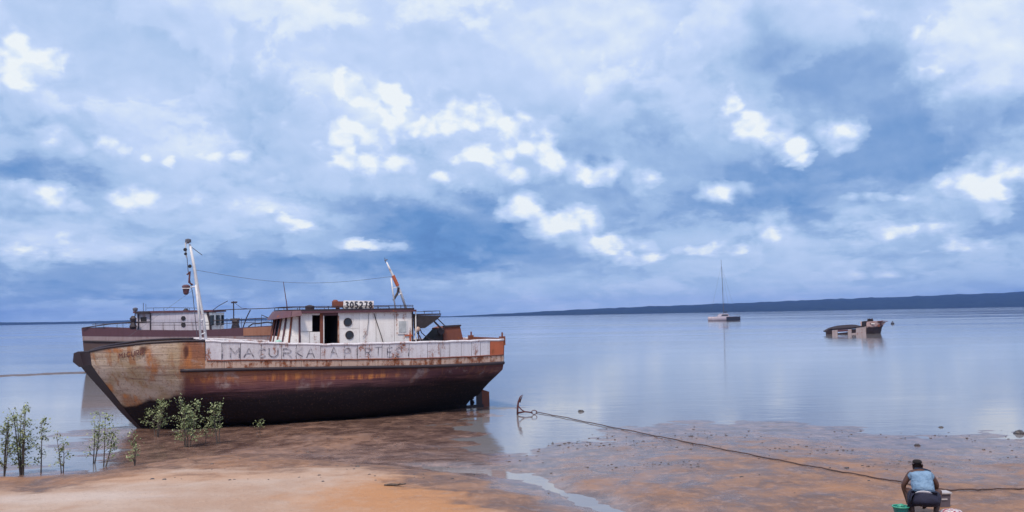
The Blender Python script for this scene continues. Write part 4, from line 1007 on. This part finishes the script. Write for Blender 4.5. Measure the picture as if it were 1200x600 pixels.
# ------------------------------------------------------------------ anchor and rope
ax, ay = G(607, 486); az_ = max(ground_z(ax, ay), 0)
FA = Frame(ax, ay, R(-12), az_)
anc = empty('anchor', FA.o, FA.a, 'rusty old anchor standing in the shallows at the end of the rope', 'anchor')
def ap(px, py, t=0):
    a, z = FA.P(px, py, t); return Vector((a, t, z - az_))
M['anchor'] = painted('rusty_anchor_iron', (.10, .035, .04), .4, .3, .4, .85, 3)
MB().tube([ap(606.5, 488), ap(606.6, 478), ap(607.5, 471), ap(609.5, 465.5), ap(611.5, 463)], [.034, .038, .034, .026, .010], 7).build('arm', M['anchor'], anc, True)
MB().prism([ap(608, 471, -.06), ap(612.5, 462.5, 0), ap(609.5, 472, .06)], (.015, 0, .01)).build('fluke', M['anchor'], anc)
MB().tube([ap(606.5, 484), ap(615, 482.5), ap(624, 483.5)], [.034, .028, .024], 7).build('shank', M['anchor'], anc, True)
MB().tube([ap(607.5, 476), ap(611, 480), ap(615, 482.5)], .022, 5).build('brace', M['anchor'], anc, True)
c0 = ap(626, 483.2)
MB().tube([c0 + Vector((.10 * math.cos(k * .628), .02 * math.sin(k), .075 * math.sin(k * .628))) for k in range(11)], .016, 6).build('ring', M['anchor'], anc, True)
def on_ground(pxpy, lift=.02):
    out = []
    for px, py in pxpy:
        z = 0.0
        for _ in range(4):
            x, y = G(px, py, z); z = max(ground_z(x, y), 0.0)
        out.append(Vector((x, y, z + lift)))
    return out
def dense(pts, n): 
    out = []
    for a, b_ in zip(pts, pts[1:]): out += [(a[0] + (b_[0] - a[0]) * k / n, a[1] + (b_[1] - a[1]) * k / n) for k in range(n)]
    return out + [pts[-1]]
rp = dense([(628,483.6),(660,489.5),(700,498),(750,508),(800,518),(850,528),(900,538),(950,547.5),(1000,556.5),(1056,566.5),(1085,573),(1110,575.5),(1150,575),(1200,574),(1260,573)], 8)
pts = on_ground(rp, .025)
for i, p in enumerate(pts): p.z += .006 * math.sin(i * .9) + .004 * math.sin(i * 2.3)
ro_ = MB().tube(pts, .015, 6)
tag(ro_.build('mooring_rope', M['rope'], None, True), 'long dark mooring rope running over wet sand from the anchor past the person', 'rope')
# ------------------------------------------------------------------ saplings
def leaf_fn(t, b):
    co = t.n('ShaderNodeNewGeometry'); n = t.noise(co.outputs['Position'], 7, 3, .6); rr = co.outputs['Random Per Island']
    c = t.mix(rr, (.09, .13, .045), (.36, .41, .20)); c = t.mix(t.math('MULTIPLY', n, .4), c, (.13, .14, .06))
    P_(t, b, c, .45); b.inputs['Subsurface Weight'].default_value = 0
M['leaf'] = mat('mangrove_leaf', leaf_fn)
M['stem'] = simple('grey_brown_stem', (.09, .07, .06), .9, .3, 30)
def sapling(px, py, hpx, wpx, nleaf, label, seed, nst=3, bare=.3, lean=0):
    rnd = random.Random(seed); p = on_ground([(px, py)], 0)[0]; sc = p.y / FPX; H = hpx * sc; Wd = wpx * sc / 2
    root = empty('mangrove_sapling', (p.x, p.y, p.z - .02), 0, label, 'mangrove sapling', 'mangrove saplings along the waterline')
    stm = MB(); lf = MB()
    for i in range(nst):
        a = rnd.uniform(0, 6.28); sp = Wd * rnd.uniform(.15, .95) if nst > 1 else 0; hh = H * rnd.uniform(.62, 1.0) if i else H
        tip = Vector((math.cos(a) * sp + lean * H, math.sin(a) * sp, hh)); b0 = Vector((math.cos(a) * sp * .25, math.sin(a) * sp * .25, 0))
        mid = b0.lerp(tip, .5) + Vector((rnd.uniform(-.05, .05), rnd.uniform(-.05, .05), 0)) * H
        path = [b0 * (1 - k / 8) ** 2 + mid * 2 * (k / 8) * (1 - k / 8) + tip * (k / 8) ** 2 for k in range(9)]
        stm.tube(path, [.016 * (1 - .7 * k / 8) * (H ** .5) for k in range(9)], 5)
        nb_ = 7 if nst < 3 else 6
        ends = [(tip, .9)]
        for j in range(nb_):
            u = bare * .55 + (1 - bare * .55) * (j + rnd.random()) / nb_; k = min(7, int(u * 8)); q = path[k].lerp(path[k + 1], u * 8 - k)
            an_ = rnd.uniform(0, 6.28); ln = (Wd * .75 + .05) * rnd.uniform(.5, 1.1) * (1.15 - .6 * u)
            e = q + Vector((math.cos(an_) * ln, math.sin(an_) * ln, ln * rnd.uniform(.3, .9)))
            stm.tube([q, q.lerp(e, .5) + Vector((0, 0, .02)), e], [.007, .005, .003], 4); ends += [(e, 1), (q.lerp(e, .6), .7)]
        per = max(4, int(nleaf * 1.7 / nst / len(ends)))
        for e, w in ends:
            for _ in range(per):
                ph, th = rnd.uniform(0, 6.28), rnd.uniform(-.3, 1.2); L = rnd.uniform(.045, .085); r0_ = rnd.uniform(0, .085)
                d = Vector((math.cos(ph) * math.cos(th), math.sin(ph) * math.cos(th), math.sin(th)))
                b_ = e + Vector((rnd.gauss(0, 1), rnd.gauss(0, 1), rnd.gauss(0, 1))) * .062 * w
                sd2 = d.cross(Vector((rnd.uniform(-.4, .4), rnd.uniform(-.4, .4), 1))).normalized() * L * .33
                up = d.cross(sd2).normalized() * L * .08
                lf.add([b_, b_ + d * L * .4 + sd2 + up, b_ + d * L, b_ + d * L * .4 - sd2 + up, b_ + d * L * .45 - up], [(0, 1, 4), (1, 2, 4), (2, 3, 4), (3, 0, 4)])
    stm.build('stem', M['stem'], root); o = lf.build('foliage', M['leaf'], root); o['kind'] = 'stuff'
for i, a in enumerate([
    (219, 524, 56, 36, 560, 'tallest bushy green mangrove sapling in front of the ship hull, standing centre of three', 11, 5, .25),
    (256, 520, 46, 22, 220, 'round topped mangrove sapling right of the tallest bush before the black hull', 12, 3, .45),
    (183, 512, 38, 36, 300, 'broad yellowish green mangrove bush low before the beige bow plating', 13, 4, .45),
    (109, 543, 54, 20, 150, 'slim mangrove sapling at the puddle edge, left one of a pair below the bow', 14, 2, .35),
    (121, 547, 58, 22, 170, 'slim mangrove sapling at the puddle edge, right one of a pair below the bow', 15, 2, .35),
    (158, 546, 36, 18, 70, 'short sparse mangrove sapling on the sand just right of the puddle', 16, 2, .25),
    (74, 554, 42, 20, 90, 'small mangrove sapling standing alone between the pair and the tall left clump', 17, 2, .3),
    (48, 554, 58, 18, 130, 'thin mangrove sapling on a single dark stem right of the tall left clump', 18, 1, .3),
    (27, 556, 74, 34, 520, 'tallest mangrove clump at the left edge with dense stems at its foot', 19, 6, .12),
    (4, 558, 66, 22, 210, 'mangrove sapling cut by the left edge of the picture', 20, 3, .25)]):
    sapling(*a)
sapling(241, 519, 22, 8, 20, 'tiny dark sprout between the two right bushes in front of the hull', 21, 1, .5)
sapling(305, 511, 18, 8, 14, 'tiny lone sprout on the mud in front of the black hull', 22, 1, .8)

# ------------------------------------------------------------------ things lying about
def item(name, mb, m, px, py, label, cat, rz=0, sm=False, group=None, kind=None, dz=0.0):
    p = on_ground([(px, py)], dz)[0]; o = mb.build(name, m, None, sm, p); o.rotation_euler = (0, 0, rz); return tag(o, label, cat, group, kind)
item('driftwood_stick', MB().tube([(-.22, 0, .03), (-.08, .02, .035), (.05, 0, .03), (.22, .03, .045)], [.02, .026, .022, .012], 6).tube([(.04, 0, .03), (.12, -.06, .07)], [.012, .006], 5), M['stem'], 463, 570, 'short dark driftwood stick lying on the dry orange sand', 'driftwood')
def rock_mb(r, seed, sq=.55):
    rnd = random.Random(seed); mb = MB(); n = 7
    mb.v = [(0, 0, r * sq)]
    for lv, (rr, h) in enumerate(((.6, .45), (1, .1), (.9, -.3))):
        for k in range(n): a = 6.283 * k / n; q = r * rr * rnd.uniform(.75, 1.2); mb.v.append((q * math.cos(a), q * math.sin(a), r * h * sq * 2 * rnd.uniform(.8, 1.2)))
    for k in range(n): mb.f.append((0, 1 + k, 1 + (k + 1) % n))
    for lv in range(2):
        for k in range(n): a = 1 + lv * n; mb.f.append((a + k, a + n + k, a + n + (k + 1) % n, a + (k + 1) % n))
    return mb
M['stone'] = simple('wet_dark_stone', (.05, .042, .045), .45, .4, 12)
for px, py, r, lab in ((1194, 508, .17, 'dark lump of debris in the shallows at the right edge'), (1103, 501, .07, 'small dark stone standing out of the wet flat above the person'), (681, 482.5, .12, 'flat dark stone in the shallow water right of the anchor'), (1075, 522, .08, 'small dark stone on the flat directly above the person')):
    item('stone', rock_mb(r, int(px)), M['stone'], px, py, lab, 'stone')
deb = MB(); rnd = random.Random(5)
cl_ = [(rnd.uniform(600, 1220), rnd.triangular(496, 560, 508)) for _ in range(26)]
for i in range(800):
    if i < 430: cc_ = cl_[i % 26]; px, py = rnd.gauss(cc_[0], 26), rnd.gauss(cc_[1], 2.6)
    elif i < 560: px, py = rnd.gauss(690, 60), rnd.gauss(519, 5)
    elif i < 640: px, py = rnd.uniform(590, 1230), rnd.triangular(490, 600, 512)
    else: px, py = rnd.uniform(140, 560), rnd.uniform(498, 575)
    if py < 489: continue
    x, y = G(px, py, .05); z = ground_z(x, y)
    if z < -.02: continue
    r = .007 + .022 * rnd.random() ** 2.5 + (.02 if i % 23 == 0 else 0)
    mbr = rock_mb(r, i); deb.add([(v[0] * rnd.uniform(.9, 1.8) + x, v[1] + y, v[2] + max(z, -.01)) for v in mbr.v], mbr.f)
tag(deb.build('shell_debris', M['stone']), 'scattered small dark shells and pebbles over the wet sand', 'debris', kind='stuff')

# ------------------------------------------------------------------ person squatting
pb = on_ground([(1083, 607)], 0)[0]
person = empty('person', (pb.x, pb.y, pb.z), R(-24), 'person squatting with back to us in light blue shirt and dark navy shorts', 'person')
K = pb.y / FPX
def wl(px, py): 
    """offset across and up at the person's distance"""
    d = ray(px, py); p = CAM + d * ((pb.y - CAM.y) / d.y); return p.x - pb.x, p.z - pb.z
def skin_body(name, joints, bones, m, parent, levels=2):
    me = bpy.data.meshes.new(name); me.from_pydata([j[0] for j in joints], bones, []); me.materials.append(m)
    o = bpy.data.objects.new(name, me); col.objects.link(o); o.parent = parent
    md = o.modifiers.new('skin', 'SKIN'); md.use_smooth_shade = True
    for i, j in enumerate(joints):
        sv = me.skin_vertices[0].data[i]; r = j[1]; sv.radius = r if isinstance(r, tuple) else (r, r); sv.use_root = (i == 0)
    s2 = o.modifiers.new('sub', 'SUBSURF'); s2.levels = levels; s2.render_levels = levels
    return o
M['skin'] = simple('dark_brown_skin', (.075, .035, .026), .5, .12, 8)
M['shirt'] = mat('light_blue_shirt', lambda t, b: P_(t, b, t.mix(t.mr(t.noise(obj_co(t), 6, 5, .6, 1.0), .35, .65), (.115, .20, .32), (.19, .30, .44)), .85, 0, t.bump(t.noise(t.vec('MULTIPLY', obj_co(t), (1.0, 1.0, 2.4)), 9, 3, .5, 1.5), .9, .03)))
M['shirt_hem'] = simple('white_shirt_hem', (.60, .60, .66), .85, .08, 14)
M['shorts'] = simple('navy_shorts', (.011, .012, .034), .85, .25, 12)
M['hair'] = simple('short_black_hair', (.012, .009, .011), .9, .3, 60)
B = [  # one continuous body
 ((.02, .02, .30), (.10, .09)), ((.01, .12, .42), (.10, .09)), ((-.01, .23, .55), (.12, .08)), ((-.03, .32, .66), (.12, .08)), ((-.05, .38, .73), .06), ((-.065, .43, .80), (.074, .080)), ((-.065, .44, .86), (.055, .060)),
 ((-.19, .32, .645), .062), ((-.285, .30, .49), .047), ((-.30, .31, .44), .043), ((-.245, .36, .20), .032), ((-.235, .37, .13), .028),
 ((.14, .33, .645), .062), ((.22, .36, .50), .047), ((.20, .42, .38), .040), ((.08, .50, .22), .030), ((.05, .52, .17), .027),
 ((-.09, .05, .28), .07), ((-.21, .27, .38), .062), ((-.24, .35, .40), .058), ((-.20, .22, .20), .058), ((-.17, .12, .07), .040), ((-.19, .24, .035), .036), ((-.20, .32, .025), .028),
 ((.12, .05, .28), .07), ((.22, .27, .38), .062), ((.25, .35, .40), .058), ((.21, .22, .20), .058), ((.18, .12, .07), .040), ((.20, .24, .035), .036), ((.21, .32, .025), .028)]
BN = [(0,1),(1,2),(2,3),(3,4),(4,5),(5,6),(3,7),(7,8),(8,9),(9,10),(10,11),(3,12),(12,13),(13,14),(14,15),(15,16),(0,17),(17,18),(18,19),(19,20),(20,21),(21,22),(22,23),(0,24),(24,25),(25,26),(26,27),(27,28),(28,29),(29,30)]
skin_body('body', B, BN, M['skin'], person)
skin_body('shirt', [((.015, .03, .39), (.185, .130)), ((.012, .085, .445), (.190, .130)), ((.0, .14, .50), (.195, .130)), ((-.008, .20, .56), (.200, .128)), ((-.018, .26, .62), (.195, .118)), ((-.028, .31, .675), (.150, .10)), ((-.04, .36, .72), (.080, .065)), ((-.15, .30, .640), .085), ((-.215, .30, .575), .078), ((.115, .31, .640), .085), ((.175, .33, .58), .078)],
          [(0,1),(1,2),(2,3),(3,4),(4,5),(5,6),(4,7),(7,8),(4,9),(9,10)], M['shirt'], person)
skin_body('shirt_hem', [((.015, .005, .365), (.172, .125)), ((.013, .035, .395), (.172, .128))], [(0,1)], M['shirt_hem'], person, 2)
skin_body('shorts', [((.02, .01, .235), (.20, .16)), ((.02, .02, .30), (.205, .17)), ((.02, .05, .355), (.175, .13)), ((-.12, .12, .30), .150), ((-.20, .25, .365), .105), ((.155, .12, .30), .150), ((.225, .25, .365), .105)], [(0,1),(1,2),(1,3),(3,4),(1,5),(5,6)], M['shorts'], person)
skin_body('hair', [((-.065, .405, .815), (.082, .080)), ((-.065, .405, .855), (.088, .092)), ((-.065, .42, .895), (.066, .070))], [(0,1),(1,2)], M['hair'], person)
for sg in (-1, 1): MB().lathe([(.005, -.010), (.018, -.006), (.022, .004), (.010, .010)], (-.065 + sg * .078, .43, .805), 8, 'x').build('ear', M['skin'], person, True)
MB().lathe([(.012, 0), (.016, .02), (.004, .05)], (-.065, .53, .81), 6, 'y').build('nose', M['skin'], person, True)
for hx, hy, hz, dv in ((-.235, .37, .12, Vector((0, .15, -1))), (.05, .52, .16, Vector((-.3, .4, -.9)))):
    dv.normalize(); sdv = dv.cross(Vector((0, 0, 1))).normalized() if abs(dv.z) < .95 else Vector((1, 0, 0)); base_ = Vector((hx, hy, hz))
    js = [(tuple(base_), .022), (tuple(base_ + dv * .06), (.036, .018))]; bn = [(0, 1)]
    for fi, (off, L) in enumerate(((-.03, .062), (-.010, .075), (.010, .070), (.030, .055))):
        a = base_ + dv * .085 + sdv * off; b2 = a + dv * L * .55 + Vector((0, .006, 0)); c2 = b2 + dv * L * .45 + Vector((0, .018, 0))
        i0 = len(js); js += [(tuple(a), .010), (tuple(b2), .009), (tuple(c2), .007)]; bn += [(1, i0), (i0, i0 + 1), (i0 + 1, i0 + 2)]
    a = base_ + dv * .03 + sdv * .04; i0 = len(js); js += [(tuple(a), .012), (tuple(a + dv * .03 + sdv * .018), .010), (tuple(a + dv * .055 + sdv * .02 + Vector((0, .01, 0))), .008)]; bn += [(0, i0), (i0, i0 + 1), (i0 + 1, i0 + 2)]
    skin_body('hand', js, bn, M['skin'], person, 1)
# things round the person
def near_item(name, px, py, dy, label, cat):
    z = pb.z
    for _ in range(4):
        x, y = G(px, py, z); z = ground_z(x, y)
    return empty(name, (x, y + dy, z), 0, label, cat)
M['teal'] = simple('teal_plastic', (.02, .24, .23), .4, .1); M['greenp'] = simple('green_plastic', (.05, .30, .20), .4, .1)
bk_ = near_item('plastic_basin', 1056, 604, 0, 'teal and green plastic basin under the left hand of the person', 'basin')
MB().lathe([(.085, 0), (.10, .02), (.125, .13), (.135, .14), (.13, .15), (.118, .135), (.09, .02)], (0, 0, 0), 20).build('bowl', M['teal'], bk_, True)
MB().tube([(.132 * math.cos(k * .3142), .132 * math.sin(k * .3142), .15) for k in range(21)], .013, 6, False).build('rim', M['greenp'], bk_, True)
skin_body('wet_cloth', [((-.05, 0, .13), (.06, .04)), ((.02, .03, .17), (.05, .04)), ((.06, -.02, .14), .035)], [(0, 1), (1, 2)], M['greenp'], bk_)
gb = near_item('storage_box', 1108, 595, .12, 'grey plastic box with a pale lid rim standing right of the person', 'box')
M['greyp'] = simple('grey_plastic', (.10, .085, .105), .5, .1); M['greyl'] = simple('pale_grey_rim', (.42, .39, .40), .5, .1)
MB().prism([(-.10, -.08, 0), (.10, -.08, 0), (.115, -.095, .235), (-.115, -.095, .235)], (0, .17, 0)).build('bin', M['greyp'], gb)
MB().box((0, -.01, .245), (.26, .22, .025)).build('lid', M['greyl'], gb)
MB().box((0, -.098, .14), (.10, .01, .025)).build('handle', M['greyl'], gb)
def cloth_fn(t, b):
    co = obj_co(t); n = t.noise(co, 14, 3, .6, 1.0); n2 = t.noise(co, 30, 2)
    P_(t, b, t.mix(t.mr(n, .50, .56), t.mix(t.mr(n2, .5, .55), (.55, .50, .52), (.30, .27, .33)), (.28, .02, .05)), .9)
M['cloth'] = mat('red_and_white_patterned_cloth', cloth_fn)
cl = near_item('laundry_pile', 1114, 604, 0, 'pile of red and white patterned cloth on the sand right of the person', 'laundry')
nn = 18; xs2, ys2 = np.meshgrid(np.linspace(-.23, .23, nn * 2), np.linspace(-.14, .14, nn)); rr = (xs2 / .23) ** 2 + (ys2 / .14) ** 2
zz2 = np.maximum(0, 1 - rr) ** .5 * .10 + fbm(xs2 + 3, ys2 + 3, .10, 3, 9) * .07 * (rr < 1)
o = gridmesh('cloth', xs2 * (1 + fbm(xs2, ys2, .2, 2, 3) * .3), ys2, zz2 + .0, M['cloth']); o.parent = cl
st_ = near_item('low_stool', 1084, 606, .0, 'low wooden block under the squatting person', 'stool')
bpy.data.objects.remove(st_)

# ------------------------------------------------------------------ haze over the bay
def haze():
    mb = MB(); mb.box((0, 3800, 63), (14000, 8400, 134.0))
    m = bpy.data.materials.new('bay_haze'); m.use_nodes = True; t = NT(m.node_tree)
    v = t.n('ShaderNodeVolumePrincipled'); v.inputs['Color'].default_value = (.19, .39, 1.0, 1); v.inputs['Density'].default_value = HAZE
    v.inputs['Anisotropy'].default_value = 0.0
    o = t.n('ShaderNodeOutputMaterial'); t.t.links.new(v.outputs[0], o.inputs['Volume'])
    return tag(mb.build('haze', m), kind='stuff')
HAZE = 0.000085
haze()
